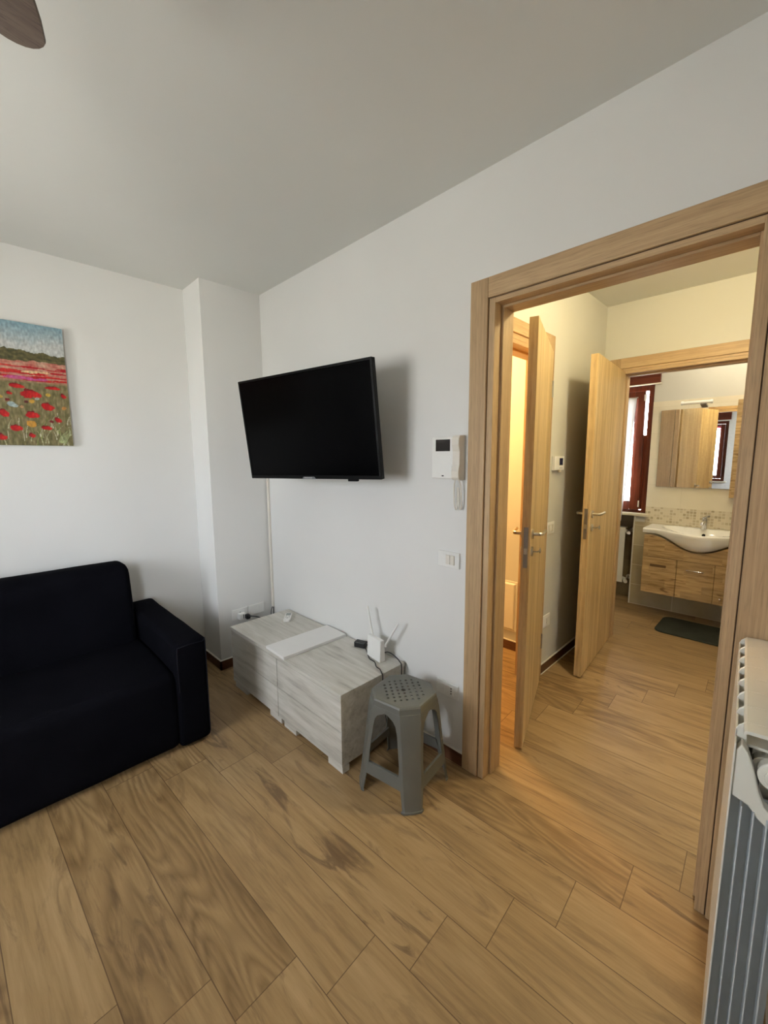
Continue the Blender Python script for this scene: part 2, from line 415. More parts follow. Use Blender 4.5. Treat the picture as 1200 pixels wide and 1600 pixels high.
# hall
HY = 1.20
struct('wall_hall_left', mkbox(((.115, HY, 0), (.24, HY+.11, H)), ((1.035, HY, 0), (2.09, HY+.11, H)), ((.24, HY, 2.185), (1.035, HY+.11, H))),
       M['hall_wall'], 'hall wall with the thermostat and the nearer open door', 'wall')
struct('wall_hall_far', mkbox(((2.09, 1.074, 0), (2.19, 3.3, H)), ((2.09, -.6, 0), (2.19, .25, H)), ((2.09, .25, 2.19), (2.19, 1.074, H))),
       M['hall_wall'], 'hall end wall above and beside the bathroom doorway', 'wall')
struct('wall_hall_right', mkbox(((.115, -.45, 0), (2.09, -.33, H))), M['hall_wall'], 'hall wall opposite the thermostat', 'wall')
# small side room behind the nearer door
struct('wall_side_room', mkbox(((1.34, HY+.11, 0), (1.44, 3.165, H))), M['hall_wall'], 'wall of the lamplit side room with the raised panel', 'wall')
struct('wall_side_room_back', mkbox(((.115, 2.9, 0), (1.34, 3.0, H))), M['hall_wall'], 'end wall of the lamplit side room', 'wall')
# bathroom
BX = 3.2
NY = 1.175
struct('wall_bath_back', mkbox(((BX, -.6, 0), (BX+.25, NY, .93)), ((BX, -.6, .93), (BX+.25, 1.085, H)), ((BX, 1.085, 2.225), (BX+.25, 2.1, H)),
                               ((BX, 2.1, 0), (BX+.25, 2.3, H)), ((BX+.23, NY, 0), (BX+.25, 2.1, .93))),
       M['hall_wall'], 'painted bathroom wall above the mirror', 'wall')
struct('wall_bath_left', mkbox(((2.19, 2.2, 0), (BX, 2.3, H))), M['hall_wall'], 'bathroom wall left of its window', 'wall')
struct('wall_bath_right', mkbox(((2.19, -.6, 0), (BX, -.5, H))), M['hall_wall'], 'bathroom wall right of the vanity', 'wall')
T = 0.008
struct('trim_1', mkbox(((BX-T, -.5, 0.001), (BX-.0005, NY, .868))), M['tile'], 'beige wall tiles below the mosaic band', 'tiling')
struct('trim_2', mkbox(((BX-T-.001, -.5, .868), (BX-.0005, 1.085, 1.03))), M['mosaic'], 'band of small beige mosaic tiles above the washbasin', 'tiling')
struct('trim_3', mkbox(((BX-T, -.5, 1.03), (BX-.0005, 1.085, 2.053))), M['tilecream'], 'plain cream tiles around the bathroom mirror', 'tiling')
struct('trim_4', mkbox(((BX-T-.003, NY-.004, .001), (BX-.0005, NY+.008, .93))), M['caulk'], 'white edge strip beside the radiator recess', 'trim')
struct('trim_5', mkbox(((BX+.221, NY+.001, 0.001), (BX+.2295, 2.099, .929)), ((BX, NY+.0005, .001), (BX+.22, NY+.006, .929))), M['tiledark'], 'taupe tiles lining the recess behind the bathroom radiator', 'tiling')
struct('trim_6', mkbox(((BX-.055, 1.05, .93), (BX+.25, 2.14, .957))), M['stone'], 'cream stone sill under the bathroom window', 'sill', bevel=.004)

def baseboard(name, parts, mat, label):
    o = struct(name, mkbox(*parts), mat, label, 'baseboard')
    return o
def caulk(parent, parts):
    obj('caulk_line', mkbox(*parts), M['caulk'], parent)
bh, bt = .068, .012
b = baseboard('baseboard_right', [((-bt, 1.072, .001), (-.0005, 2.87, bh))], M['base'], 'dark wooden baseboard under the television wall')
caulk(b, [((-bt, 1.072, bh), (-.0005, 2.87, bh+.004))])
b = baseboard('baseboard_pillar', [((-.43-bt, 2.883-bt, .001), (-bt-.001, 2.8825, bh)), ((-.43-bt, 2.883-bt, .001), (-.4305, 3.152, bh))], M['basex'], 'dark wooden baseboard round the corner pillar')
caulk(b, [((-.43-bt, 2.883-bt, bh), (-bt-.001, 2.8825, bh+.004)), ((-.43-bt, 2.883, bh), (-.4305, 3.152, bh+.004))])
b = baseboard('baseboard_back', [((XW+.001, 3.165-bt, .001), (-.4305-bt, 3.1645, bh))], M['basex'], 'dark wooden baseboard behind the sofa')
b = baseboard('baseboard_hall', [((1.125, HY-bt, .001), (2.077, HY-.0005, bh))], M['basex'], 'dark wooden baseboard in the hall under the thermostat')
caulk(b, [((1.125, HY-bt, bh), (2.077, HY-.0005, bh+.004)), ((1.125, HY-bt-.005, .001), (2.077, HY-bt, .005))])
b = baseboard('baseboard_side_room', [((1.34-bt, HY+.13, .001), (1.3395, 2.88, bh+.006))], M['base'], 'wooden baseboard in the lamplit side room')
caulk(b, [((1.34-bt, HY+.13, bh+.006), (1.3395, 2.88, bh+.012))])

# ------------------------------------------------------------------ door frames
def frame_thing(name, loc, label):
    return thing(name, label, 'door frame', loc, 0, 'structure')
# doorway living room -> hall (opening y .134 .. .955, head 2.17)
d = frame_thing('door_1', (0, .545, 0), 'light oak frame of the wide doorway between living room and hall')
obj('casing', mkbox(((-.016, .988, .001), (-.0005, 1.072, 2.272))), M['doorwood'], d, bevel=.003)
obj('casing', mkbox(((-.016, .02, .001), (-.0005, .101, 2.272))), M['doorwood'], d, bevel=.003)
obj('head_casing', mkbox(((-.016, .1015, 2.19), (-.0005, .9875, 2.272))), M['doorwoody'], d, bevel=.003)
obj('jamb', mkbox(((-.008, .957, .001), (.13, .9845, 2.1865)), ((.045, .946, .001), (.13, .957, 2.1865))), M['doorwood'], d, bevel=.0015)
obj('jamb', mkbox(((-.008, .1045, .001), (.13, .132, 2.1865)), ((.045, .132, .001), (.13, .143, 2.1865))), M['doorwood'], d, bevel=.0015)
obj('head_jamb', mkbox(((-.008, .132, 2.166), (.13, .957, 2.1865)), ((.045, .143, 2.156), (.13, .946, 2.166))), M['doorwoody'], d, bevel=.0015)
obj('groove_strip', mkbox(((-.0045, .9846, .001), (-.001, .9878, 2.187)), ((-.0045, .1012, .001), (-.001, .1044, 2.187)), ((-.0045, .1044, 2.1866), (-.001, .9846, 2.1898))), M['groove'], d)  # dark strip filling the groove between casing and jamb
obj('hall_casing', mkbox(((.1155, .988, .001), (.13, 1.06, 2.26))), M['doorwood'], d, bevel=.003)
obj('hall_casing', mkbox(((.1155, .03, .001), (.13, .101, 2.26))), M['doorwood'], d, bevel=.003)
obj('hall_head_casing', mkbox(((.1155, .1015, 2.19), (.13, .9875, 2.26))), M['doorwoody'], d, bevel=.003)

# frame of the side-room door in the hall's left wall (opening x .27 .. 1.01)
d = frame_thing('door_2', (.64, HY, 0), 'light oak frame of the lamplit side room doorway')
obj('casing', mkbox(((1.038, HY-.016, .001), (1.118, HY-.0005, 2.292))), M['doorwood'], d, bevel=.003)
obj('casing', mkbox(((.16, HY-.016, .001), (.237, HY-.0005, 2.292))), M['doorwood'], d, bevel=.003)
obj('head_casing', mkbox(((.2375, HY-.016, 2.215), (1.0375, HY-.0005, 2.292))), M['doorwoodx'], d, bevel=.003)
obj('jamb', mkbox(((1.008, HY-.008, .001), (1.0345, HY+.12, 2.184)), ((.998, HY+.05, .001), (1.008, HY+.12, 2.184))), M['doorwood'], d, bevel=.0015)
obj('jamb', mkbox(((.2405, HY-.008, .001), (.267, HY+.12, 2.184)), ((.267, HY+.05, .001), (.277, HY+.12, 2.184))), M['doorwood'], d, bevel=.0015)
obj('head_jamb', mkbox(((.267, HY-.008, 2.16), (1.008, HY+.12, 2.184)), ((.277, HY+.05, 2.148), (.998, HY+.12, 2.16))), M['doorwoodx'], d, bevel=.0015)
obj('head_filler', mkbox(((.2375, HY-.006, 2.1855), (1.0375, HY-.0005, 2.2145))), M['doorwoodx'], d)

# frame of the bathroom door in the hall's far wall (opening y .278 .. 1.022)
FX = 2.09
d = frame_thing('door_3', (FX, .65, 0), 'light oak frame of the bathroom doorway')
for xa, xb, hs in ((FX-.016, FX-.0005, ''), (FX+.1005, FX+.116, 'bath_')):
    obj(hs+'casing', mkbox(((xa, 1.078, .001), (xb, 1.155 if not hs else 1.215, 2.285))), M['doorwood'], d, bevel=.003)
    obj(hs+'casing', mkbox(((xa, .15, .001), (xb, .2475, 2.285))), M['doorwood'], d, bevel=.003)
    obj(hs+'head_casing', mkbox(((xa, .248, 2.208), (xb, 1.0775, 2.285))), M['doorwoody'], d, bevel=.003)
obj('jamb', mkbox(((FX-.008, 1.047, .001), (FX+.112, 1.0735, 2.189)), ((FX+.05, 1.037, .001), (FX+.112, 1.047, 2.189))), M['doorwood'], d, bevel=.0015)
obj('jamb', mkbox(((FX-.008, .2505, .001), (FX+.112, .278, 2.189)), ((FX+.05, .278, .001), (FX+.112, .288, 2.189))), M['doorwood'], d, bevel=.0015)
obj('head_jamb', mkbox(((FX-.008, .278, 2.168), (FX+.112, 1.047, 2.189)), ((FX+.05, .288, 2.156), (FX+.112, 1.037, 2.168))), M['doorwoody'], d, bevel=.0015)
obj('head_filler', mkbox(((FX-.006, .2485, 2.1905), (FX-.0005, 1.0775, 2.2075))), M['doorwoody'], d)

# ------------------------------------------------------------------ door leaves
def lever(parent, x, y, z, ny, dx, tip=0.105):
    """lever handle on the face whose outward local normal is ny (along local y); lever points along dx"""
    bm = BM()
    cyl(bm, (x, y, z), (x, y + ny*.008, z), .025, 24)
    cyl(bm, (x, y + ny*.008, z), (x, y + ny*.035, z), .009, 14)
    p = [(x, y + ny*.034, z), (x + dx*.012, y + ny*.046, z), (x + dx*.05, y + ny*.05, z + .001), (x + dx*tip, y + ny*.052, z + .003), (x + dx*(tip+.02), y + ny*.05, z + .002)]
    tube(bm, smooth_path(p, 5), [.0095]*11 + [.0085]*6 + [.0075]*3 + [.004], 12)
    return tag(obj('door_handle', bm, M['nickel'], parent, local=True, smooth=True), 'satin metal lever handle')
def keyhole(parent, x, y, z, ny, key, dx):
    bm = BM(); cyl(bm, (x, y, z), (x, y + ny*.008, z), .024, 24)
    e = tag(obj('keyhole_rosette', bm, M['nickel'], parent, local=True, smooth=True), 'round metal keyhole plate')
    if key:
        bm = BM(); cyl(bm, (x, y + ny*.008, z), (x, y + ny*.03, z), .003, 10)
        n = 16; ring = []
        cx, cz = x + dx*.012, z
        tube(bm, [(x + dx*.004 + .0 , y + ny*(.03), z), (x + dx*.03, y + ny*.036, z), (x + dx*.052, y + ny*.036, z - .004)], [.004, .0035, .003], 8)
        tube(bm, [(x + dx*(.062 + .012*math.cos(2*PI*k/n)), y + ny*.036, z - .005 + .012*math.sin(2*PI*k/n)) for k in range(n+1)], .0028, 8, False)
        tag(obj('key', bm, M['steel'], e, local=True, smooth=True), 'metal key left in the lock')
def leaf(name, label, loc, rotz, w, hall_side, th=.042, key=True, hinge_side=1):
    t = thing(name, label, 'door', loc, rotz, 'structure')
    obj('leaf_panel', mkbox(((0.004, -th/2, .012), (w, th/2, 2.176))), M['leafwood'], t, local=True, bevel=.0015)
    ed = tag(obj('lock_plate', mkbox(((w-.0005, -.011, .985), (w+.0015, .011, 1.19))), M['steel'], t, local=True, bevel=.001), 'grey metal lock plate set in the door edge')
    obj('latch', mkbox(((w+.001, -.007, 1.055), (w+.009, .007, 1.085))), M['nickel'], ed, local=True, bevel=.002)
    for s in (1, -1):
        lever(t, w-.055, s*th/2, 1.15, s, -1)
        keyhole(t, w-.055, s*th/2, 1.06, s, key and s == hall_side, -1)
    for z in (.25, 1.9):
        bm = BM(); cyl(bm, (-.002, hinge_side*(th/2+.002), z), (-.002, hinge_side*(th/2+.002), z+.1), .007, 12)
        obj('hinge', bm, M['steel'], t, local=True, smooth=True)
    return t
ang = math.atan2(.936-1.168, .302-1.006)
leaf('door_4', 'light oak door standing ajar with its edge and lock plate towards the doorway', (1.006, 1.168, 0), ang, .741, 1)
ang = math.atan2(.989-1.056, 1.258-2.062)
leaf('door_5', 'light oak bathroom door opened wide into the hall', (2.062, 1.056, 0), ang, .807, 1, .046, hinge_side=-1)

# ------------------------------------------------------------------ television on its wall arm
def Rot(a, axis): return Matrix.Rotation(a, 4, axis)
tvm = Rot(-1.37950767, 'Z') @ Rot(.11101264, 'X') @ Rot(-.01522203, 'Y')
K = 1.32
tvc = CAM + (Vector((-.62554513, 1.45556557, 1.66352512)) - CAM) * K
tv = thing('television', 'black flat-screen television tilted out from the wall on an arm', 'television', tvc)
tv.rotation_euler = tvm.to_euler()
W2, H2 = .9676/2, .5702/2
bm = BM()
box(bm, (-W2, -.004, -H2), (W2, .022, H2))
obj('housing', bm, M['tvblack'], tv, local=True, bevel=.003)
obj('rear_cover', mkbox(((-.36, .022, -.24), (.36, .058, .12))), M['tvblack'], tv, local=True, bevel=.012)
obj('screen', mkbox(((-W2+.011, -.0055, -H2+.018), (W2-.011, -.004, H2-.011))), M['screen'], tv, local=True)
bz = BM()
for a, b in (((-W2, -.008, H2-.011), (W2, -.004, H2)), ((-W2, -.008, -H2), (W2, -.004, -H2+.018)), ((-W2, -.008, -H2+.018), (-W2+.011, -.004, H2-.011)), ((W2-.011, -.008, -H2+.018), (W2, -.004, H2-.011))): box(bz, a, b)
obj('bezel', bz, M['tvblack'], tv, local=True)
bm = BM(); prism(bm, [(-.052, -H2-.001), (.052, -H2-.001), (.04, -H2+.012), (-.04, -H2+.012)], 'y', -.0105, -.007)
lg = obj('badge', bm, M['silver'], tv, local=True, bevel=.001)
tag(lg, 'small silver badge under the screen')
# tiny raised characters on the badge, too small to read
bm = BM()
xx = -.03
for k in range(7):
    box(bm, (xx, -.0112, -H2+.003), (xx+.002, -.0105, -H2+.009)); box(bm, (xx, -.0112, -H2+.0075), (xx+.005, -.0105, -H2+.009)); xx += .0085
obj('badge_lettering', bm, M['whitep'], lg, local=True)
obj('sensor_box', mkbox(((.27, -.004, -H2-.012), (.33, .014, -H2))), M['tvblack'], tv, local=True, bevel=.002)
# wall arm: plate on the wall, two-piece arm, mount on the back
back = world_of(tv) @ Vector((0, .058, -.02))
br = BM()
box(br, (-.02, back.y-.05, back.z-.12), (-.0005, back.y+.05, back.z+.12))
tube(br, [(-.02, back.y, back.z+.03), (-.11, back.y+.06, back.z+.03), (back.x+.01, back.y+.0, back.z+.0)], .014, 12)
tube(br, [(-.02, back.y, back.z-.03), (-.11, back.y+.06, back.z-.03), (back.x+.01, back.y+.0, back.z-.0)], .014, 12)
obj('wall_bracket', br, M['tvblack'], tv)
obj('mount_plate', mkbox(((-.11, .0575, -.12), (.11, .072, .08))), M['tvblack'], tv, local=True, bevel=.002)

# cable channel below it
cc = tag(obj('cable_channel', mkbox(((-.014, 2.847, .377), (-.0005, 2.872, 1.52))), M['offwhitep'], bevel=.002), 'slim white cable channel running down the wall below the television', 'cable channel')
bm = BM(); tube(bm, smooth_path([(-.006, 2.853, .378), (-.012, 2.845, .33), (-.02, 2.835, .25), (-.006, 2.815, .12)], 6), .0035, 8)
tube(bm, smooth_path([(-.006, 2.865, .378), (-.02, 2.868, .34), (-.03, 2.85, .26), (-.015, 2.815, .12)], 6), .0028, 8)
tag(obj('cable', bm, M['cable'], smooth=True), 'black cable coming out of the bottom of the cable channel', 'cable')

# ------------------------------------------------------------------ wall fittings
def plate(name, label, cat, plane, pos, a0, a1, z0, z1, normal, fill, th=.009):
    """Italian-style cover plate; plane 'x' or 'y', at pos, spanning a0..a1 along the wall, outward normal sign"""
    def B(aa, bb, za, zb, d0, d1):
        lo, hi = sorted((pos + normal*d0, pos + normal*d1))
        return ((lo, aa, za), (hi, bb, zb)) if plane == 'x' else ((aa, lo, za), (bb, hi, zb))
    mid = ((a0 + a1)/2)
    loc = (pos, mid, (z0+z1)/2) if plane == 'x' else (mid, pos, (z0+z1)/2)
    t = thing(name, label, cat, loc)
    obj('cover_plate', mkbox(B(a0, a1, z0, z1, .0005, th)), M['whitep'], t, bevel=.003)
    w = a1 - a0; hh = z1 - z0; n = 3; m0 = a0 + w*.20; mw = w*.60/n
    for k in range(n):
        s, e = m0 + k*mw, m0 + (k+1)*mw
        kind = fill[k]
        if kind == 'switch':
            obj('rocker', mkbox(B(s+.001, e-.001, z0+hh*.2, z1-hh*.2, th, th+.006)), M['offwhitep'], t, bevel=.002)
        elif kind == 'blank':
            obj('blank_insert', mkbox(B(s+.001, e-.001, z0+hh*.2, z1-hh*.2, th-.001, th+.0015)), M['whitep'], t, bevel=.0008)
        else:
            o = obj('socket_insert', mkbox(B(s+.001, e-.001, z0+hh*.2, z1-hh*.2, th-.001, th+.002)), M['whitep'], t, bevel=.0008)
            bm = BM(); c = (s+e)/2; zc = (z0+z1)/2
            for q in (-.013, 0, .013):
                A = B(c, c, zc+q, zc+q, th+.0015, th+.0026)
                p0, p1 = Vector(A[0]), Vector(A[1])
                cyl(bm, p0, p1, .0035, 12)
            obj('pin_hole', bm, M['hole'], o)
    return t
plate('light_switch', 'white light switch on the wall below the entry phone', 'light switch', 'x', 0, 1.112, 1.239, 1.004, 1.082, -1, ('switch', 'switch', 'blank'))
plate('wall_socket', 'white wall socket low behind the grey stool', 'wall socket', 'x', 0, 1.106, 1.238, .336, .412, -1, ('socket', 'blank', 'blank'))
plate('wall_socket', 'white socket low on the pillar with a plug in it', 'wall socket', 'y', 2.883, -.335, -.212, .345, .425, -1, ('blank', 'socket', 'blank'))
plate('wall_socket', 'white socket plate on the pillar nearest the wall corner', 'wall socket', 'y', 2.883, -.205, -.075, .35, .428, -1, ('blank', 'blank', 'blank'))
plate('light_switch', 'white light switch in the hall under the thermostat', 'light switch', 'y', HY, 1.125, 1.25, 1.005, 1.088, -1, ('switch', 'blank', 'switch'))
plate('wall_socket', 'white wall socket low on the hall wall', 'wall socket', 'y', HY, 1.125, 1.25, .335, .425, -1, ('blank', 'socket', 'blank'))
# plug with cable at the pillar
pl = thing('power_plug', 'white and black power plug in the pillar socket with a black cable', 'plug', (-.272, 2.873, .372))
obj('adapter', mkbox(((-.297, 2.828, .352), (-.25, 2.8705, .398))), M['whitep'], pl, bevel=.004)
obj('plug_body', mkbox(((-.262, 2.79, .358), (-.232, 2.8275, .392))), M['cable'], pl, bevel=.006)
obj('slot', mkbox(((-.272, 2.8272, .36), (-.266, 2.8278, .392))), M['hole'], pl)
bm = BM(); tube(bm, smooth_path([(-.247, 2.792, .375), (-.235, 2.77, .385), (-.19, 2.72, .372), (-.15, 2.69, .32), (-.12, 2.675, .2), (-.1, 2.67, .05)], 7), .004, 8)
obj('cord', bm, M['cable'], pl, smooth=True)

# entry phone
ep = thing('entry_phone', 'white video entry phone on the wall beside the doorway', 'entry phone', (0, 1.18, 1.53))
obj('body', mkbox(((-.034, 1.137, 1.434), (-.0005, 1.262, 1.628))), M['whitep'], ep, bevel=.006, seg=3)
obj('display', mkbox(((-.0352, 1.156, 1.562), (-.034, 1.238, 1.616))), M['darklcd'], ep)
bm = BM()
for y, z, rr in ((1.158, 1.533, .006), (1.148, 1.505, .003), (1.148, 1.49, .003), (1.148, 1.475, .003), (1.148, 1.46, .003)):
    cyl(bm, (-.034, y, z), (-.0365, y, z), rr, 14)
obj('button', bm, M['whitep'], ep, smooth=True)
obj('logo_mark', mkbox(((-.0347, 1.19, 1.445), (-.034, 1.202, 1.45))), M['hole'], ep)
bm = BM()
prism(bm, [(-.0005, 1.428), (-.04, 1.43), (-.05, 1.44), (-.052, 1.47), (-.044, 1.5), (-.043, 1.56), (-.052, 1.59), (-.05, 1.62), (-.04, 1.632), (-.0005, 1.634)], 'y', 1.096, 1.1365)
obj('handset', bm, M['offwhitep'], ep, bevel=.004, seg=3)
bm = BM()
path = smooth_path([(-.026, 1.130, 1.432), (-.02, 1.140, 1.40), (-.016, 1.142, 1.33), (-.014, 1.138, 1.300), (-.014, 1.133, 1.293), (-.014, 1.128, 1.300), (-.014, 1.1245, 1.33), (-.016, 1.123, 1.385), (-.016, 1.1205, 1.392), (-.016, 1.118, 1.385), (-.014, 1.1155, 1.33), (-.014, 1.112, 1.302), (-.015, 1.107, 1.294), (-.016, 1.102, 1.302), (-.018, 1.099, 1.33), (-.022, 1.102, 1.40), (-.026, 1.112, 1.432)], 14)
tube(bm, [(p.x, p.y, p.z) for p in path], [.0034 + .0006*math.sin(k*2.2) for k in range(len(path))], 8)
obj('coiled_cord', bm, M['offwhitep'], ep, smooth=True)

# thermostat in the hall
th = thing('thermostat', 'small white thermostat on the hall wall beside the ajar door', 'thermostat', (1.25, HY, 1.49))
obj('body', mkbox(((1.175, HY-.026, 1.44), (1.325, HY-.0005, 1.535))), M['whitep'], th, bevel=.004)
obj('display', mkbox(((1.243, HY-.0272, 1.475), (1.298, HY-.026, 1.522))), M['navylcd'], th)
bm = BM(); cyl(bm, (1.26, HY-.022, 1.441), (1.26, HY-.022, 1.428), .012, 16); obj('dial', bm, M['offwhitep'], th, smooth=True)
bm = BM()
for q in (0, 1, 2): box(bm, (1.247 + q*.018, HY-.0275, 1.452), (1.258 + q*.018, HY-.026, 1.459))
obj('button', bm, M['keys'], th)

# ------------------------------------------------------------------ painting
def painting():
    x1, x0, z0, z1, yb, yf = -1.143, -2.145, 1.616, 2.29, 3.1645, 3.135
    t = thing('painting', 'unframed canvas of a red poppy field hanging above the sofa', 'painting', ((x0+x1)/2, yb, z0))
    obj('stretcher_canvas', mkbox(((x0, yf, z0), (x1, yb, z1))), plain('raw_canvas_edge', (196, 198, 196), 0.8), t)
    nx, nz = 360, 246
    rnd = random.Random(3)
    W, Hh = x1-x0, z1-z0
    def mixc(a, b, f): f = max(0, min(1, f)); return tuple(a[i]+(b[i]-a[i])*f for i in range(3))
    def N(x, z, s, o=0.0): return noise.noise(Vector((x*s, z*s, o)))
    dabs = []   # x, z, rx, rz, colour, rough
    red, dred = (200, 26, 26), (128, 14, 20)
    for x, z, a, b in ((-1.318,1.902,.062,.026),(-1.244,1.837,.040,.025),(-1.165,1.904,.016,.016),(-1.319,1.787,.042,.022),(-1.393,1.711,.038,.019),(-1.26,1.715,.032,.015),(-1.329,1.671,.019,.015),(-1.437,1.789,.028,.023),(-1.202,1.763,.022,.016),(-1.457,1.66,.026,.02),(-1.377,1.942,.045,.013),(-1.214,1.945,.052,.010),(-1.407,1.9,.015,.010),
                       (-1.55,1.83,.04,.024),(-1.62,1.72,.044,.026),(-1.53,1.69,.03,.02),(-1.72,1.86,.034,.02),(-1.78,1.7,.05,.028),(-1.9,1.8,.045,.025),(-2.0,1.69,.05,.03),(-2.08,1.84,.035,.02),(-1.66,1.93,.05,.012),(-1.86,1.94,.06,.012),(-2.05,1.95,.05,.012)):
        dabs.append((x-.006, z+.004, a*.55, b*.95, dred)); dabs.append((x, z, a*.62, b*.78, red)); dabs.append((x+a*.35, z-b*.1, a*.42, b*.62, (214, 38, 34))); dabs.append((x-a*.38, z+b*.05, a*.38, b*.6, (190, 20, 24)))
    for x, z, a, c in ((-1.314,1.863,.012,(226,170,60)),(-1.328,1.739,.02,(224,158,56)),(-1.238,1.905,.011,(220,178,70)),(-1.171,1.836,.011,(210,140,70)),(-1.405,1.843,.016,(168,190,196)),(-1.39,1.835,.012,(180,200,204)),(-1.29,1.88,.01,(170,190,180)),(-1.34,1.86,.008,(90,20,24)),(-1.235,1.755,.009,(110,20,24)),(-1.42,1.865,.01,(120,24,28)),(-1.36,1.83,.009,(214,160,110)),(-1.45,1.88,.012,(220,180,80)),
                       (-1.6,1.87,.012,(226,170,60)),(-1.7,1.77,.016,(168,190,196)),(-1.83,1.83,.015,(226,170,60)),(-1.95,1.87,.012,(168,190,196))):
        dabs.append((x, z, a, a*.85, c))
    for k in range(70):  # long strokes of the far poppies
        z = rnd.choice((2.052, 2.045, 2.024, 2.02, 2.002, 1.998, 1.985)); c = rnd.choice((red, (186, 18, 30), (212, 40, 36)))
        dabs.append((rnd.uniform(x0, x1), z + rnd.uniform(-.006, .006), rnd.uniform(.03, .09), rnd.uniform(.003, .008), c))
    for k in range(14): dabs.append((-1.29 + rnd.uniform(-.05, .06) - (k % 2)*rnd.uniform(.2, .7), 2.026 + rnd.uniform(-.004, .004), .03, .005, (232, 200, 150)))
    for k in range(22): dabs.append((-1.32 + rnd.uniform(-.08, .07) - (k % 2)*rnd.uniform(.2, .7), 1.99 + rnd.uniform(-.008, .006), .028, .005, (198, 92, 150)))
    def base(x, z):
        tt = (z - z0)/Hh
        tl = 2.088 + .012*math.sin(x*9) + .012*N(x, z, 22, 4)
        th_ = tl + .036 + .012*N(x, z, 14, 2) + .006*N(x, z, 55, 7) + (.02 if x < -1.3 else 0)*max(0, min(1, (-1.25-x)*6))
        if z > th_:
            s = (z - th_)/(z1 - th_)
            c = mixc((206, 208, 204), (130, 166, 180), s*1.15 - .22 + .22*N(x, z, 8, 1) + .1*N(x, z*3, 30, 9))
        elif z > tl - .012:
            c = mixc((74, 74, 46), (122, 112, 72), .5 + .9*N(x, z*2, 40, 3))
        elif z > 1.965:
            c = mixc((208, 168, 142), (190, 92, 80), .4 + .9*N(x*.6, z*4, 30, 5)); c = mixc(c, (138, 124, 84), (1.985 - z)*45)
        else:
            g1 = mixc((142, 128, 90), (112, 106, 66), .5 + .9*N(x*2.2, z, 26, 6))
            g2 = mixc(g1, (176, 164, 120), .9*max(0, N(x*3.5, z*.8, 34, 8)))
            c = mixc(g2, (66, 70, 36), max(0, (1.74 - z)*2.2)*max(0, .55 + N(x*2, z*.6, 20, 11)))
        return c
    strokes = []   # pale grass blades near the bottom
    for k in range(150):
        bx = rnd.uniform(x0, x1); bz = rnd.uniform(z0 - .02, z0 + .13); L = rnd.uniform(.03, .09); cv = rnd.uniform(-.5, .5)
        strokes.append((bx, bz, L, cv, rnd.choice(((196, 194, 150), (150, 158, 92), (112, 122, 60), (206, 200, 170)))))
    for k in range(7): strokes.append((-1.21 + k*.006, 1.63, .09 + k*.004, .75 + .05*k, (172, 182, 128)))
    cols = []
    bm = BM(); vs = []
    for j in range(nz+1):
        for i in range(nx+1):
            x = x0 + W*i/nx; z = z0 + Hh*j/nz
            vs.append(bm.verts.new((x, yf - .0008, z)))
            c = base(x, z); wob = N(x, z, 70, 12)*.35 + N(x, z, 28, 13)*.3
            if z < z0 + .24:
                for bx, bz, L, cv, sc in strokes:
                    s = (z - bz)/L
                    if 0 <= s <= 1 and abs(x - (bx + cv*L*s*s)) < .0022*(1.15 - s): c = sc
            for dx, dz, ra, rb, dc in dabs:
                if abs(x-dx) < ra*1.4 and abs(z-dz) < rb*1.6:
                    if ((x-dx)/ra)**2 + ((z-dz)/rb)**2 < 1 + wob*1.6: c = mixc(dc, c, .12 + .25*max(0, N(x, z, 60, 15)))
            br = .90 + .16*N(x*2.5, z*1.2, 42, 21) + .05*N(x, z, 140, 22)
            cols.append(tuple(v*br for v in c))
    for j in range(nz):
        for i in range(nx):
            a = j*(nx+1) + i; bm.faces.new((vs[a], vs[a+1], vs[a+nx+2], vs[a+nx+1]))
    g = NG('oil_paint')
    att = g.n('ShaderNodeVertexColor', layer_name='paint').outputs[0]
    co_ = g.n('ShaderNodeTexCoord').outputs['Object']
    nz_ = g.n('ShaderNodeTexNoise', {'Vector': co_, 'Scale': 120.0, 'Detail': 3.0}).outputs['Fac']
    mat = g.bsdf(att, 0.55, spec=0.3, bump=nz_, bstr=0.4, bdist=0.001)
    o = obj('painted_surface', bm, mat, t)
    ca = o.data.color_attributes.new('paint', 'FLOAT_COLOR', 'POINT')
    buf = []
    for c in cols: buf.extend(lin(tuple(max(0, min(255, v)) for v in c)))
    ca.data.foreach_set('color', buf)
painting()

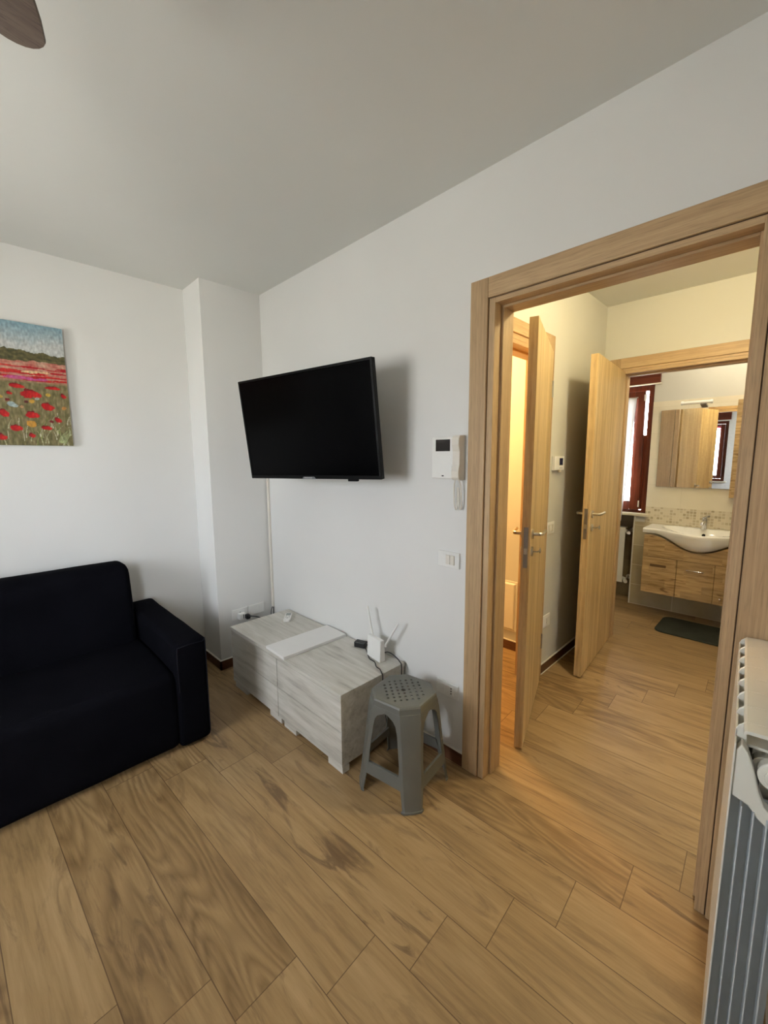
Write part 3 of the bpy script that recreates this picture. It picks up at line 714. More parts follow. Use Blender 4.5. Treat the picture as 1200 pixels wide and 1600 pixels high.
# ------------------------------------------------------------------ sofa
def rbox(a, b, rad, seg=5, bulge=None):
    bm = BM(); box(bm, a, b)
    bmesh.ops.bevel(bm, geom=bm.edges[:], offset=rad, segments=seg, profile=.5, affect='EDGES')
    return bm
def soften(bm, cuts, fn):
    bmesh.ops.subdivide_edges(bm, edges=[e for e in bm.edges if e.calc_length() > .12], cuts=cuts, use_grid_fill=True)
    for v in bm.verts: v.co = fn(v.co.copy())
    return bm
def wrinkle(amp, s):
    def fn(c):
        n = noise.noise(c*s); m = noise.noise(c*s + Vector((31, 7, 3))); k = noise.noise(c*s + Vector((3, 17, 43)))
        return c + amp*Vector((n, m, k))
    return fn
SX0, SX1 = -2.86, -.79
so = thing('sofa', 'black sofa in a stretch cover against the wall under the painting', 'sofa', ((SX0+SX1)/2, 2.62, 0))
for x0, x1 in ((SX1-.165, SX1), (SX0, SX0+.165)):
    bm = rbox((x0, 2.185, .012), (x1, 3.10, .592), .03, 5)
    obj('armrest', soften(bm, 5, wrinkle(.004, 5)), M['sofa'], so, smooth=True, angle=60)
    s = BM(); zt, yf_ = .575, 2.1835
    tube(s, smooth_path([(x0+.012, yf_, .33), (x0+.01, yf_, zt-.03), (x0+.03, yf_-.0005, zt-.004), (x1-.03, yf_-.0005, zt-.004), (x1-.012, yf_, zt-.03), (x1-.012, yf_, .06)], 6), .0022, 6)
    obj('front_seam', s, M['sofaseam'], so, smooth=True)
bm = rbox((SX0+.15, 2.20, .014), (SX1-.15, 3.05, .435), .045, 6)
def seatfn(c):
    c = wrinkle(.005, 4)(c)
    if c.z > .36:
        c.z += .014*math.sin(max(0, min(1, (c.y-2.2)/.75))*PI) * (1 - ((c.x-(SX0+SX1)/2)/1.0)**2*.5)
    return c
obj('seat', soften(bm, 9, seatfn), M['sofa'], so, smooth=True, angle=60)
bm = BM()
prism(bm, [(2.775, .40), (3.10, .40), (3.10, .84), (3.075, .885), (3.02, .90), (2.93, .902), (2.875, .885), (2.848, .84)], 'x', SX0+.168, SX1-.175)
bmesh.ops.bevel(bm, geom=[e for e in bm.edges if abs((e.verts[0].co - e.verts[1].co).x) < 1e-4 and e.verts[0].co.z > .39], offset=.045, segments=5, profile=.5, affect='EDGES')
obj('backrest', soften(bm, 8, wrinkle(.005, 4)), M['sofa'], so, smooth=True, angle=60)

# ------------------------------------------------------------------ low television cabinet
CX0, CX1, CY0, CY1, CZ = -.46, -.012, 1.46, 2.628, .415
cb = thing('tv_cabinet', 'low whitewashed wood television cabinet with four drawer fronts', 'cabinet', ((CX0+CX1)/2, (CY0+CY1)/2, 0))
obj('carcass', mkbox(((CX0+.018, CY0+.004, .036), (CX1, CY1-.004, CZ-.0205))), M['ww'], cb, bevel=.001)
obj('top', mkbox(((CX0-.003, CY0-.003, CZ-.02), (CX1, CY1+.002, CZ))), M['ww'], cb, bevel=.0015)
ymid = 2.046
for y0, y1 in ((CY0+.002, ymid-.0025), (ymid+.0025, CY1-.004)):
    for z0, z1 in ((.034, .2155), (.2185, CZ-.0245)):
        obj('drawer', mkbox(((CX0, y0, z0), (CX0+.0165, y1, z1))), M['ww'], cb, bevel=.0012)
for y0, y1 in ((CY0, CY0+.115), (1.865, 1.988), (2.016, 2.145), (2.44, CY1-.03)):
    obj('foot', mkbox(((CX0+.001, y0, .0), (CX0+.045, y1, .0335))), M['ww'], cb, bevel=.001)
for y0 in (CY0+.01, CY1-.12):
    obj('foot', mkbox(((CX1-.06, y0, .0), (CX1-.015, y0+.1, .0355))), M['ww'], cb, bevel=.001)

bm = mkbox(((-.445, 1.952, CZ), (.0, 2.155, CZ+.017)))
bm.transform(Matrix.Translation((-.0145, 0, 0)))
bmesh.ops.rotate(bm, verts=bm.verts[:], cent=(-.22, 2.05, CZ), matrix=Matrix.Rotation(R(-1.2), 3, 'Z'))
bm.transform(Matrix.Translation((-.003, 0, .0003)))
tag(obj('shelf_board', bm, M['board'], bevel=.0015), 'flat white board lying across the top of the low cabinet', 'board')

# air-conditioner remote
rc = thing('remote_control', 'small white remote control lying on the low cabinet', 'remote control', (-.115, 2.47, CZ), math.atan2(.13, .11))
bm = BM(); prism(bm, rrect(-.07, -.024, .07, .024, .018, 5), 'z', 0.0005, .018)
obj('body', bm, M['whitep'], rc, local=True, bevel=.004, seg=3, smooth=True)
obj('display', mkbox(((.015, -.017, .0175), (.058, .017, .0188))), M['lcd'], rc, local=True)
for bx, by in ((-.002, -.011), (-.002, .011), (-.02, -.011), (-.02, .011), (-.02, 0), (-.038, 0)):
    obj('button', mkbox(((bx-.005, by-.0035, .0175), (bx+.005, by+.0035, .0195))), M['keys'], rc, local=True, bevel=.001)

# router
ro = thing('router', 'white upright router with two raised antennas on the cabinet end', 'router', (-.088, 1.606, CZ), R(-98))
bm = BM()
prism(bm, [(-.02, .001), (.02, .001), (.013, .125), (-.013, .125)], 'y', -.062, .062)
# local x is the thickness, local y the width; the front faces the room
bm.transform(Matrix.Rotation(R(90), 4, 'Z'))
obj('body', bm, M['whitep'], ro, local=True, bevel=.005, seg=3)
bm = BM()
for k in range(5): cyl(bm, (-.03 + k*.012, -.0165, .022), (-.03 + k*.012, -.0188, .022), .0018, 8)
obj('status_light', bm, M['keys'], ro, local=True)
def antenna(p0, p1, lab):
    p0, p1 = Vector(p0), Vector(p1); d = (p1-p0).normalized(); bm = BM()
    cyl(bm, p0 - Vector((0, .0, .006)), p0 + Vector((0, 0, .004)), .008, 12)
    tube(bm, [p0, p0 + d*.02, p1 - d*.004, p1], [.0065, .006, .0052, .003], 10)
    tag(obj('antenna', bm, M['whitep'], ro, smooth=True), lab)
antenna((-.07, 1.65, .53), (-.065, 1.696, .692), 'white antenna leaning towards the sofa')
antenna((-.075, 1.545, .505), (-.07, 1.452, .655), 'white antenna leaning towards the doorway')
bm = BM(); tube(bm, smooth_path([(-.068, 1.585, .44), (-.04, 1.56, .45), (-.03, 1.52, .44), (-.034, 1.475, .424), (-.045, 1.449, .405), (-.05, 1.446, .3), (-.045, 1.43, .12), (-.03, 1.42, .02)], 7), .003, 8)
obj('network_cable', bm, M['cable'], ro, smooth=True)
pa = thing('power_adapter', 'black power adapter lying beside the router', 'power adapter', (-.05, 1.775, CZ), R(20))
obj('body', mkbox(((-.022, -.036, .0005), (.02, .036, .034))), M['cable'], pa, local=True, bevel=.005)
bm = BM()
for q in (-.009, .009): cyl(bm, (q*.0 + .008, -.036, .014 + q), (.008, -.055, .014 + q), .0022, 8)
obj('prong', bm, M['nickel'], pa, local=True)
bm = BM(); tube(bm, smooth_path([(-.052, 1.741, CZ+.012), (-.062, 1.715, CZ+.005), (-.085, 1.68, CZ+.004), (-.122, 1.622, CZ+.004), (-.128, 1.575, CZ+.004), (-.158, 1.53, CZ+.004), (-.165, 1.495, CZ+.004), (-.185, 1.462, CZ+.003), (-.187, 1.452, CZ-.01), (-.188, 1.449, .3), (-.16, 1.43, .06), (-.1, 1.42, .01)], 7), .0026, 8)
obj('cord', bm, M['cable'], pa, smooth=True)

# ------------------------------------------------------------------ plastic stool
st = thing('plastic_stool', 'grey plastic stool with a perforated seat beside the low cabinet', 'stool', (-.268, 1.232, 0), R(8.5))
SH, sh = .455, .136
def octo(h, c): return [(h-c, h), (-(h-c), h), (-h, h-c), (-h, -(h-c)), (-(h-c), -h), (h-c, -h), (h, -(h-c)), (h, h-c)]
def seat_mesh():
    bm = BM()
    def loop(pts, z): 
        vs = [bm.verts.new((x, y, z)) for x, y in pts]
        es = [bm.edges.new((vs[i], vs[(i+1) % len(vs)])) for i in range(len(vs))]
        return vs, es
    out = []
    o8 = octo(sh-.012, .062)
    edges = []
    _, e = loop(o8, SH); edges += e
    holes = []
    d = .0235
    for i in range(-6, 7):
        for j in range(-6, 7):
            if (i + j) % 2: continue
            x, y = i*d*.82, j*d*.82
            if x*x + y*y > .104**2: continue
            if i == 0 and j == 0: holes.append((0, 0, .011)); continue
            if x*x + y*y < .02**2: continue
            holes.append((x, y, .0062))
    for x, y, rr in holes:
        n = 10 if rr < .008 else 16
        _, e = loop([(x + rr*math.cos(2*PI*k/n), y + rr*math.sin(2*PI*k/n)) for k in range(n)], SH); edges += e
    bmesh.ops.triangle_fill(bm, use_beauty=True, use_dissolve=False, edges=edges)
    ext = bmesh.ops.extrude_face_region(bm, geom=bm.faces[:])
    for v in [g for g in ext['geom'] if isinstance(g, bmesh.types.BMVert)]: v.co.z -= .005
    # rolled edge and apron
    rings = []
    for h, c, z in ((sh-.012, .062, SH), (sh-.004, .064, SH-.002), (sh, .066, SH-.008), (sh+.006, .068, SH-.05), (sh+.003, .067, SH-.05), (sh-.003, .065, SH-.01), (sh-.012, .062, SH-.005)):
        rings.append([bm.verts.new((x, y, z)) for x, y in octo(h, c)])
    for a, b_ in zip(rings, rings[1:]):
        for k in range(8): bm.faces.new((a[k], a[(k+1) % 8], b_[(k+1) % 8], b_[k]))
    return bm
obj('seat', seat_mesh(), M['greyp'], st, local=True)
# each leg: chamfered corner shell, widening into the apron, splayed outwards
def leg_mesh(sx, sy):
    bm = BM(); prof = []
    for z, h, c, arm in ((SH-.03, sh+.004, .066, .084), (SH-.053, sh+.007, .066, .064), (SH-.066, sh+.009, .065, .040), (SH-.085, sh+.0105, .064, .027), (SH-.12, sh+.013, .063, .021), (.20, sh+.022, .058, .019), (.155, sh+.027, .058, .023), (.08, sh+.032, .055, .017), (.012, sh+.037, .052, .013), (.01, sh+.041, .056, .017), (0, sh+.041, .056, .017)):
        th_ = .0045
        P = [(h, h-c-arm), (h, h-c), (h-c*.5+.002, h-c*.5+.002), (h-c, h), (h-c-arm, h)]
        Q = [(h-c-arm, h-th_), (h-c-th_*.4, h-th_), (h-c*.5-th_*.7, h-c*.5-th_*.7), (h-th_, h-c-th_*.4), (h-th_, h-c-arm)]
        prof.append([bm.verts.new((sx*x, sy*y, z)) for x, y in P + Q])
    n = len(prof[0])
    for a, b_ in zip(prof, prof[1:]):
        for k in range(n): bm.faces.new((a[k], a[(k+1) % n], b_[(k+1) % n], b_[k]))
    for e in (prof[0], prof[-1]):
        for q in range(4): bm.faces.new((e[q], e[q+1], e[8-q], e[9-q]))
    return bm
for sx, sy in ((1, 1), (-1, 1), (-1, -1), (1, -1)):
    obj('leg', leg_mesh(sx, sy), M['greyp'], st, local=True, smooth=True, angle=50, bevel=.0012)
for k in range(4):
    bm = BM(); hz0, hz1 = sh+.0315, sh+.0262
    c = .052
    a0, a1 = hz0-.055-.010, hz1-.058-.014
    outer = [bm.verts.new(p) for p in ((-a0, hz0, .095), (a0, hz0, .095), (a1, hz1, .152), (-a1, hz1, .152), (-a0, hz0-.006, .095), (a0, hz0-.006, .095), (a1, hz1-.012, .152), (-a1, hz1-.012, .152))]
    v = outer
    for q in ((0,1,2,3), (7,6,5,4), (0,4,5,1), (3,2,6,7), (0,3,7,4), (1,5,6,2)): bm.faces.new([v[i] for i in q])
    bm.transform(Matrix.Rotation(k*PI/2, 4, 'Z'))
    obj('stretcher', bm, M['greyp'], st, local=True, bevel=.001)

# ------------------------------------------------------------------ near radiator (row of sections, its end towards the camera)
ra = thing('radiator', 'white aluminium radiator in the near corner beside the doorway casing', 'radiator', (-.03, .0895, 0), R(180 + 4.2))
# local x: along the row away from the doorway wall; local y: depth towards the wall behind (front plate at y = 0 .. +.095)
PIT, NS, RT = .0750, 7, 1.0
def rad_section(k):
    x0 = k*PIT + .001; x1 = (k+1)*PIT - .001; xm = (x0+x1)/2
    bm = BM()
    # front plate with a rounded crest
    box(bm, (x0, 0, .10), (x1, .004, RT-.022))
    # crest ribs joining plate and hood on both sides of the louvre
    for xa in (x0, x1-.003):
        prism(bm, [(0.0, RT-.05), (0.0, RT-.022), (.004, RT-.012), (.014, RT-.002), (.016, RT-.006), (.02, RT-.05)], 'x', xa, xa+.003)
    box(bm, (x0, .004, RT-.052), (x1, .06, RT-.046))
    # hood
    prism(bm, [(.012, RT-.004), (.016, RT), (.05, RT+.002), (.085, RT), (.095, RT-.004), (.095, RT-.012), (.085, RT-.008), (.05, RT-.006), (.018, RT-.007), (.012, RT-.012)], 'x', x0-.0004, x1+.0004)
    # water column and fins
    box(bm, (xm-.014, .03, .10), (xm+.014, .07, RT-.06))
    for d_, t_ in ((.024, .0025), (.044, .003), (.064, .003), (.084, .003)):
        box(bm, (x0+.0015, d_, .11), (x1-.0015, d_+t_, RT-.10))
    for z in (RT-.085, .14):
        cyl(bm, (x0, .05, z), (x1, .05, z), .021, 20)
    return bm
for k in range(NS):
    o = obj('section', rad_section(k), M['radw'], ra, local=True, bevel=.0008)
XE = NS*PIT
# end face of the last section: deep fins, sloping shoulder, collector boss with its plug
ED = .030
bm = BM()
prism(bm, [(.003, RT-.15), (.003, RT-.052), (.012, RT-.036), (.022, RT-.05), (.034, RT-.085), (.044, RT-.125), (.054, RT-.152), (.075, RT-.17), (.094, RT-.18), (.094, RT-.21), (.07, RT-.20), (.045, RT-.18), (.03, RT-.16)], 'x', XE, XE+ED-.002)
obj('end_shoulder', bm, M['radw'], ra, local=True, bevel=.003)
bm = BM(); cyl(bm, (XE, .068, RT-.085), (XE+ED-.004, .068, RT-.085), .030, 32)
boss = obj('collector_boss', bm, M['radw'], ra, local=True, smooth=True, bevel=.003)
bm = BM(); cyl(bm, (XE+ED-.004, .070, RT-.085), (XE+ED+.004, .070, RT-.085), .021, 28); cyl(bm, (XE+ED+.004, .07, RT-.085), (XE+ED+.009, .07, RT-.085), .012, 24)
obj('end_plug', bm, M['radw'], boss, local=True, smooth=True, bevel=.0015)
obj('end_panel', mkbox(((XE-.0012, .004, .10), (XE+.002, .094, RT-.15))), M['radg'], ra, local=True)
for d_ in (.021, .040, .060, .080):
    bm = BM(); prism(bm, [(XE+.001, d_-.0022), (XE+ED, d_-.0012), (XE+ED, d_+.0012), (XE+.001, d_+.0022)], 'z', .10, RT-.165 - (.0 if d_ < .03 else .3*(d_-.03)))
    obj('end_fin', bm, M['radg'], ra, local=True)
obj('front_edge', mkbox(((XE, .0, .10), (XE+ED+.002, .0032, RT-.035))), M['radw'], ra, local=True, bevel=.001)
bm = BM(); prism(bm, [(.012, RT-.004), (.016, RT), (.05, RT+.002), (.085, RT), (.095, RT-.004), (.095, RT-.012), (.085, RT-.008), (.05, RT-.006), (.018, RT-.007), (.012, RT-.012)], 'x', XE, XE+ED+.006)
obj('end_hood', bm, M['radw'], ra, local=True, bevel=.001)
for x in (.12, .44):
    obj('wall_hook', mkbox(((x, .0945, RT-.09), (x+.03, .125, RT-.06))), M['radw'], ra, local=True)

FANX, FANY = -1.615, .765
# ------------------------------------------------------------------ ceiling fan (one blade tip shows)
fa = thing('ceiling_fan', 'ceiling fan whose brown blade tip shows at the top corner', 'ceiling fan', (FANX, FANY, H))
bm = BM(); cyl(bm, (FANX, FANY, 2.50), (FANX, FANY, H-.0005), .012, 14); cyl(bm, (FANX, FANY, H-.05), (FANX, FANY, H-.0005), .06, 28); obj('rod', bm, M['whitep'], fa, smooth=True)
bm = BM(); tube(bm, [(FANX, FANY, z) for z in (2.38, 2.40, 2.44, 2.49, 2.51)], [.05, .085, .10, .09, .03], 32); obj('motor', bm, M['whitep'], fa, smooth=True)
bm = BM(); tube(bm, [(FANX, FANY, z) for z in (2.30, 2.315, 2.34, 2.38)], [.02, .06, .078, .08], 32); obj('lamp_globe', bm, M['ceramic'], fa, smooth=True)
for k in range(3):
    a = R(73 + 120*k); bm = BM()
    pts = [(.13, -.035), (.2, -.048), (.50, -.06)] + [(.535 + .055*math.sin(R(t)), -.06*math.cos(R(t))) for t in range(15, 180, 15)] + [(.50, .06), (.2, .048), (.13, .035)]
    prism(bm, pts, 'z', -.004, .004)
    bm.transform(Matrix.Rotation(R(8), 4, 'X'))
    bx_ = BM(); bm.transform(Matrix.Translation((-.02, 0, 0)))
    bm.transform(Matrix.Translation((0, 0, 2.45 - H)) @ Matrix.Rotation(a, 4, 'Z'))
    obj('blade', bm, M['fan'], fa, local=True, bevel=.0015)
    box(bx_, (.085, -.014, -.006), (.17, .014, -.0045)); bx_.transform(Matrix.Translation((0, 0, 2.45 - H)) @ Matrix.Rotation(a, 4, 'Z'))
    obj('blade_arm', bx_, M['steel'], fa, local=True)

# ------------------------------------------------------------------ side room
pn = thing('access_panel', 'cream raised panel low on the lamplit side room wall', 'panel', (1.34, 1.75, .36))
bm = BM(); box(bm, (1.318, 1.497, .163), (1.3395, 1.99, .556))
for v in bm.verts:
    if v.co.x < 1.33: v.co.y += .016*(1 if v.co.y < 1.7 else -1); v.co.z += .016*(1 if v.co.z < .3 else -1)
obj('door', bm, M['panel'], pn, bevel=.004)
obj('rim', mkbox(((1.331, 1.49, .156), (1.3395, 1.997, .563))), M['panel'], pn, bevel=.003)

# ------------------------------------------------------------------ windows
def sash(parent, pts, x0, x1, sw, glass=True, hinge='lo'):
    y0, y1, z0, z1 = pts
    s = obj('sash', mkbox(((x0, y0, z0), (x1, y0+sw, z1)), ((x0, y1-sw, z0), (x1, y1, z1)), ((x0, y0+sw, z0), (x1, y1-sw, z0+sw)), ((x0, y0+sw, z1-sw), (x1, y1-sw, z1))), M['redwood'], parent, bevel=.004)
    xm = (x0+x1)/2
    obj('pane', mkbox(((xm-.003, y0+sw, z0+sw), (xm+.003, y1-sw, z1-sw))), M['glass'], s)
    return s
# bathroom window
wb = thing('window_1', 'brown wooden bathroom window above the stone sill', 'window', (BX+.06, 1.6, .957), 0, 'structure')
obj('window_frame', mkbox(((BX+.02, 1.0855, .9575), (BX+.075, 1.135, 2.2245)), ((BX+.02, 2.05, .9575), (BX+.075, 2.0995, 2.2245)), ((BX+.02, 1.135, 2.17), (BX+.075, 2.05, 2.2245)), ((BX+.02, 1.135, .9575), (BX+.075, 2.05, .985))), M['redwood'], wb, bevel=.004)
s = BM(); y0, y1, z0, z1, sw, xa, xb = 1.148, 2.048, .99, 2.165, .088, BX-.012, BX+.035
for a, b in (((xa, y0, z0), (xb, y0+sw, z1)), ((xa, y1-sw, z0), (xb, y1, z1)), ((xa, y0+sw, z0), (xb, y1-sw, z0+sw)), ((xa, y0+sw, z1-sw), (xb, y1-sw, z1))): box(s, a, b)
def tilt(bm):
    bm.transform(Matrix.Translation((xb, 0, z0)) @ Matrix.Rotation(R(-2.0), 4, 'Y') @ Matrix.Translation((-xb, 0, -z0))); return bm
ss = obj('sash', tilt(s), M['redwood'], wb, bevel=.004)
obj('pane', tilt(mkbox(((BX+.008, y0+sw, z0+sw), (BX+.014, y1-sw, z1-sw)))), M['glass'], ss)
obj('gap_block_strip', tilt(mkbox(((xb+.0005, 1.120, .99), (xb+.006, 1.16, 1.74)))), M['redwood'], wb)  # added lip that blocks daylight through the lower part of the sash gap
obj('hinge', tilt(mkbox(((BX-.022, 1.136, 2.07), (BX-.0125, 1.156, 2.13)))), M['whitep'], wb, bevel=.003)
obj('hinge', tilt(mkbox(((BX-.020, 1.146, 1.02), (BX-.0125, 1.158, 1.085)))), M['whitep'], wb, bevel=.003)
obj('shutter_box', mkbox(((BX-.03, 1.037, 2.232), (BX-.0005, 2.15, 2.345))), M['redwoody'], wb, bevel=.003)
obj('box_shelf', mkbox(((BX-.034, 1.03, 2.2245), (BX-.0005, 2.155, 2.232))), M['stone'], wb)

def curtain(name, label, x, y0, y1, z0, z1, mat, waves, amp, flare=0.0, top=None):
    bm = BM(); nu, nv = 60, 26; g = []
    for j in range(nv+1):
        t = j/nv; row = []
        for i in range(nu+1):
            s_ = i/nu
            y = y0 + (y1-y0)*s_ + flare*(1-t)*(1 - s_)
            a = amp*(.35 + .65*(1-t))
            row.append(bm.verts.new((x + a*math.sin(2*PI*waves*s_ + .6*math.sin(3*t)) , y, z0 + (z1-z0)*t)))
        g.append(row)
    for j in range(nv):
        for i in range(nu):
            fc = bm.faces.new((g[j][i], g[j][i+1], g[j+1][i+1], g[j+1][i]))
            if top and j >= nv - top: fc.material_index = 1
    t = thing(name, label, 'curtain', (x, (y0+y1)/2, z0))
    obj('fabric', bm, mat, t, smooth=True, angle=180)
    bm = BM(); cyl(bm, (x, y0-.01, z1+.002), (x, y1+.01, z1+.002), .005, 10)
    obj('rod', bm, M['nickel'], t, smooth=True)
    return t
curtain('curtain', 'white curtain hanging on the bathroom window', BX-.085, 1.212, 1.95, .87, 2.10, M['curtain'], 9, .016, .07)
# far living room window
wl = thing('window_2', 'brown wooden living room window seen in the bathroom mirror', 'window', (XW-.05, (WY0+WY1)/2, WZ0), 0, 'structure')
fx0, fx1 = XW-.09, XW-.03
obj('window_frame', mkbox(((fx0, WY0+.0005, WZ0+.0005), (fx1, WY0+.06, WZ1-.0005)), ((fx0, WY1-.06, WZ0+.0005), (fx1, WY1-.0005, WZ1-.0005)), ((fx0, WY0+.06, WZ1-.06), (fx1, WY1-.06, WZ1-.0005)), ((fx0, WY0+.06, WZ0+.0005), (fx1, WY1-.06, WZ0+.05))), M['redwood'], wl, bevel=.004)
ym = (WY0+WY1)/2
for a, b in ((WY0+.062, ym-.002), (ym+.002, WY1-.062)):
    sash(wl, (a, b, WZ0+.052, WZ1-.062), fx0+.015, fx1-.01, .075)
obj('handle', mkbox(((fx1-.01, ym-.03, 1.52), (fx1+.03, ym-.015, 1.64))), M['nickel'], wl, bevel=.003)
obj('shutter_box', mkbox(((XW+.0005, WY0-.03, WZ1+.02), (XW+.03, WY1+.03, WZ1+.21))), M['redwoody'], wl, bevel=.003)
obj('sill', mkbox(((XW-.03, WY0-.04, WZ0-.03), (XW+.04, WY1+.04, WZ0))), M['stone'], wl, bevel=.003)
for a, b, lab in ((WY0+.13, ym-.08, 'sheer white curtain with a red top on the first window sash'), (ym+.08, WY1-.13, 'sheer white curtain with a red top on the second window sash')):
    curtain('curtain', lab, XW-.012, a, b, WZ0+.10, WZ1-.10, [M['sheer'], M['valance']], 5, .005, 0, 2)

wf = thing('window_added', 'brown wooden window added unseen behind the camera to light the back wall', 'window', ((W2A+W2B)/2, wl_y((W2A+W2B)/2)-.06, W2Z0), math.atan2(.22, 3.15), 'structure')  # unseen window, added so that daylight reaches the back wall
hw = (W2B-W2A)/2 - .004; hh_ = W2Z1-W2Z0
obj('window_frame', mkbox(((-hw, -.03, .001), (-hw+.055, .03, hh_-.001)), ((hw-.055, -.03, .001), (hw, .03, hh_-.001)), ((-hw+.055, -.03, .001), (hw-.055, .03, .055)), ((-hw+.055, -.03, hh_-.055), (hw-.055, .03, hh_-.001))), M['redwood'], wf, local=True, bevel=.004)
obj('pane', mkbox(((-hw+.055, -.003, .055), (hw-.055, .003, hh_-.055))), M['glass'], wf, local=True)
# ------------------------------------------------------------------ bathroom things
VX0, VY0, VY1 = 2.785, .185, .988
va = thing('vanity_cabinet', 'knotty oak vanity cabinet hanging under the washbasin', 'cabinet', (3.0, .585, .27))
CYB = .585
def basin_bottom(y):
    t = abs(y - CYB)/.42
    if t > .78: return .822
    s = t/.78
    return .822 - .118*(0.5 + 0.5*math.cos(PI*s))**.8
obj('carcass', mkbox(((VX0+.019, VY0, .27), (BX-T-.001, VY1, .70))), M['vanity'], va, bevel=.001)
# apron panel with the curved cut-out that follows the basin
bm = BM(); pts = [(VY0, .612), (VY1, .612)]
for k in range(25):
    y = VY1 + (VY0-VY1)*k/24; pts.append((y, min(.812, basin_bottom(y) - .012)))
prism(bm, pts, 'x', VX0, VX0+.018)
obj('apron_panel', bm, M['vanity'], va)
for a, b, nm in ((.7225, VY1, 'door'), (.4525, .7185, 'drawer'), (VY0, .4485, 'door')):
    o = obj(nm, mkbox(((VX0, a, .272), (VX0+.018, b, .6075))), M['vanity'], va, bevel=.0015)
    if nm == 'drawer':
        hb = BM(); tube(hb, [(VX0, .642, .537), (VX0-.024, .642, .537), (VX0-.026, .637, .537), (VX0-.026, .533, .537), (VX0-.024, .528, .537), (VX0, .528, .537)], .006, 10)
        tag(obj('bar_handle', hb, M['chrome'], o, smooth=True), 'chrome bar handle')
    elif a > .5:
        obj('finger_groove', mkbox(((VX0-.0008, .80, .522), (VX0+.002, .925, .545))), M['vedge'], o)
    else:
        kb = BM(); tube(kb, [(VX0, .40, .33), (VX0-.012, .40, .33), (VX0-.02, .40, .33)], [.004, .009, .006], 12)
        tag(obj('knob', kb, M['chrome'], o, smooth=True), 'small chrome knob')
obj('gap_strip', mkbox(((VX0+.003, VY0+.002, .6076), (VX0+.018, VY1-.002, .6119))), M['vedge'], va)

def washbasin():
    t = thing('washbasin', 'white ceramic washbasin with a bulging front on the oak vanity', 'washbasin', (3.0, CYB, .82))
    bm = BM()
    HW = .432; ny, nx_ = 48, 22
    XBK = BX - T - .0012
    def front(y):
        q = min(1, abs(y-CYB)/HW); base = 2.845 - .17*(0.5+0.5*math.cos(PI*min(1, q/.86)))
        return base
    top = []; edge_b = []; low = []
    for j in range(ny+1):
        y = CYB + HW*(2*j/ny - 1)
        xf = front(y); row = []
        for i in range(nx_+1):
            s_ = i/nx_; x = xf + (XBK-xf)*s_
            ex = (x - (xf + .045 + .19))/.20; ey = (y-CYB)/.30
            rr = ex*ex + ey*ey
            z = .862
            if rr < 1: z -= .105*(1-rr)**.55*1.0
            if s_ < .02: z -= .005
            row.append(bm.verts.new((x, y, z)))
        top.append(row)
        zb = basin_bottom(y)
        f1 = [bm.verts.new((xf-.003, y, .852)), bm.verts.new((xf+.002, y, .835 if zb > .82 else .83))]
        depth = .822 - zb
        for q in (.25, .5, .75, 1.0):
            f1.append(bm.verts.new((xf + .004 + (.10*q**1.7)*(depth/.118), y, .826 - (.826-zb)*math.sin(q*PI/2)**.9)))
        f1.append(bm.verts.new((max(xf + .16, VX0+.06), y, zb)))
        f1.append(bm.verts.new((XBK, y, zb if zb > .75 else zb)))
        low.append(f1)
    for j in range(ny):
        for i in range(nx_): bm.faces.new((top[j][i], top[j+1][i], top[j+1][i+1], top[j][i+1]))
        a, b_ = low[j], low[j+1]
        bm.faces.new((top[j][0], a[0], b_[0], top[j+1][0]))
        for k in range(len(a)-1): bm.faces.new((a[k], a[k+1], b_[k+1], b_[k]))
        bm.faces.new((top[j][nx_], top[j+1][nx_], b_[-1], a[-1]))
    for j in (0, ny): bm.faces.new(top[j] + low[j][::-1])
    obj('bowl', bm, M['ceramic'], t, smooth=True, angle=50)
    bm = BM(); cyl(bm, (2.985, CYB, .7585), (2.985, CYB, .7625), .022, 20); obj('drain', bm, M['chrome'], t, smooth=True)
    bm = BM(); n = 20
    cyl(bm, (3.062, CYB, .812), (3.072, CYB, .816), .013, 16); obj('overflow_hole', bm, M['hole'], t, smooth=True)
washbasin()
fc = thing('faucet', 'chrome mixer tap on the back of the washbasin', 'faucet', (3.13, CYB+.01, .862))
fy = CYB + .01
bm = BM(); cyl(bm, (3.13, fy, .861), (3.13, fy, .869), .027, 24); tube(bm, [(3.13, fy, .868), (3.13, fy, .90), (3.13, fy, .955)], [.022, .021, .022], 20); obj('body', bm, M['chrome'], fc, smooth=True)
bm = BM(); tube(bm, smooth_path([(3.13, fy, .925), (3.08, fy, .935), (3.02, fy, .928), (3.005, fy, .912)], 5), [.016]*5 + [.014]*10 + [.012], 14); obj('spout', bm, M['chrome'], fc, smooth=True)
bm = BM(); tube(bm, smooth_path([(3.13, fy, .955), (3.12, fy-.005, .975), (3.07, fy-.025, .99), (3.03, fy-.04, .995)], 5), [.021]*4 + [.012]*4 + [.008]*8, 14); obj('lever', bm, M['chrome'], fc, smooth=True)

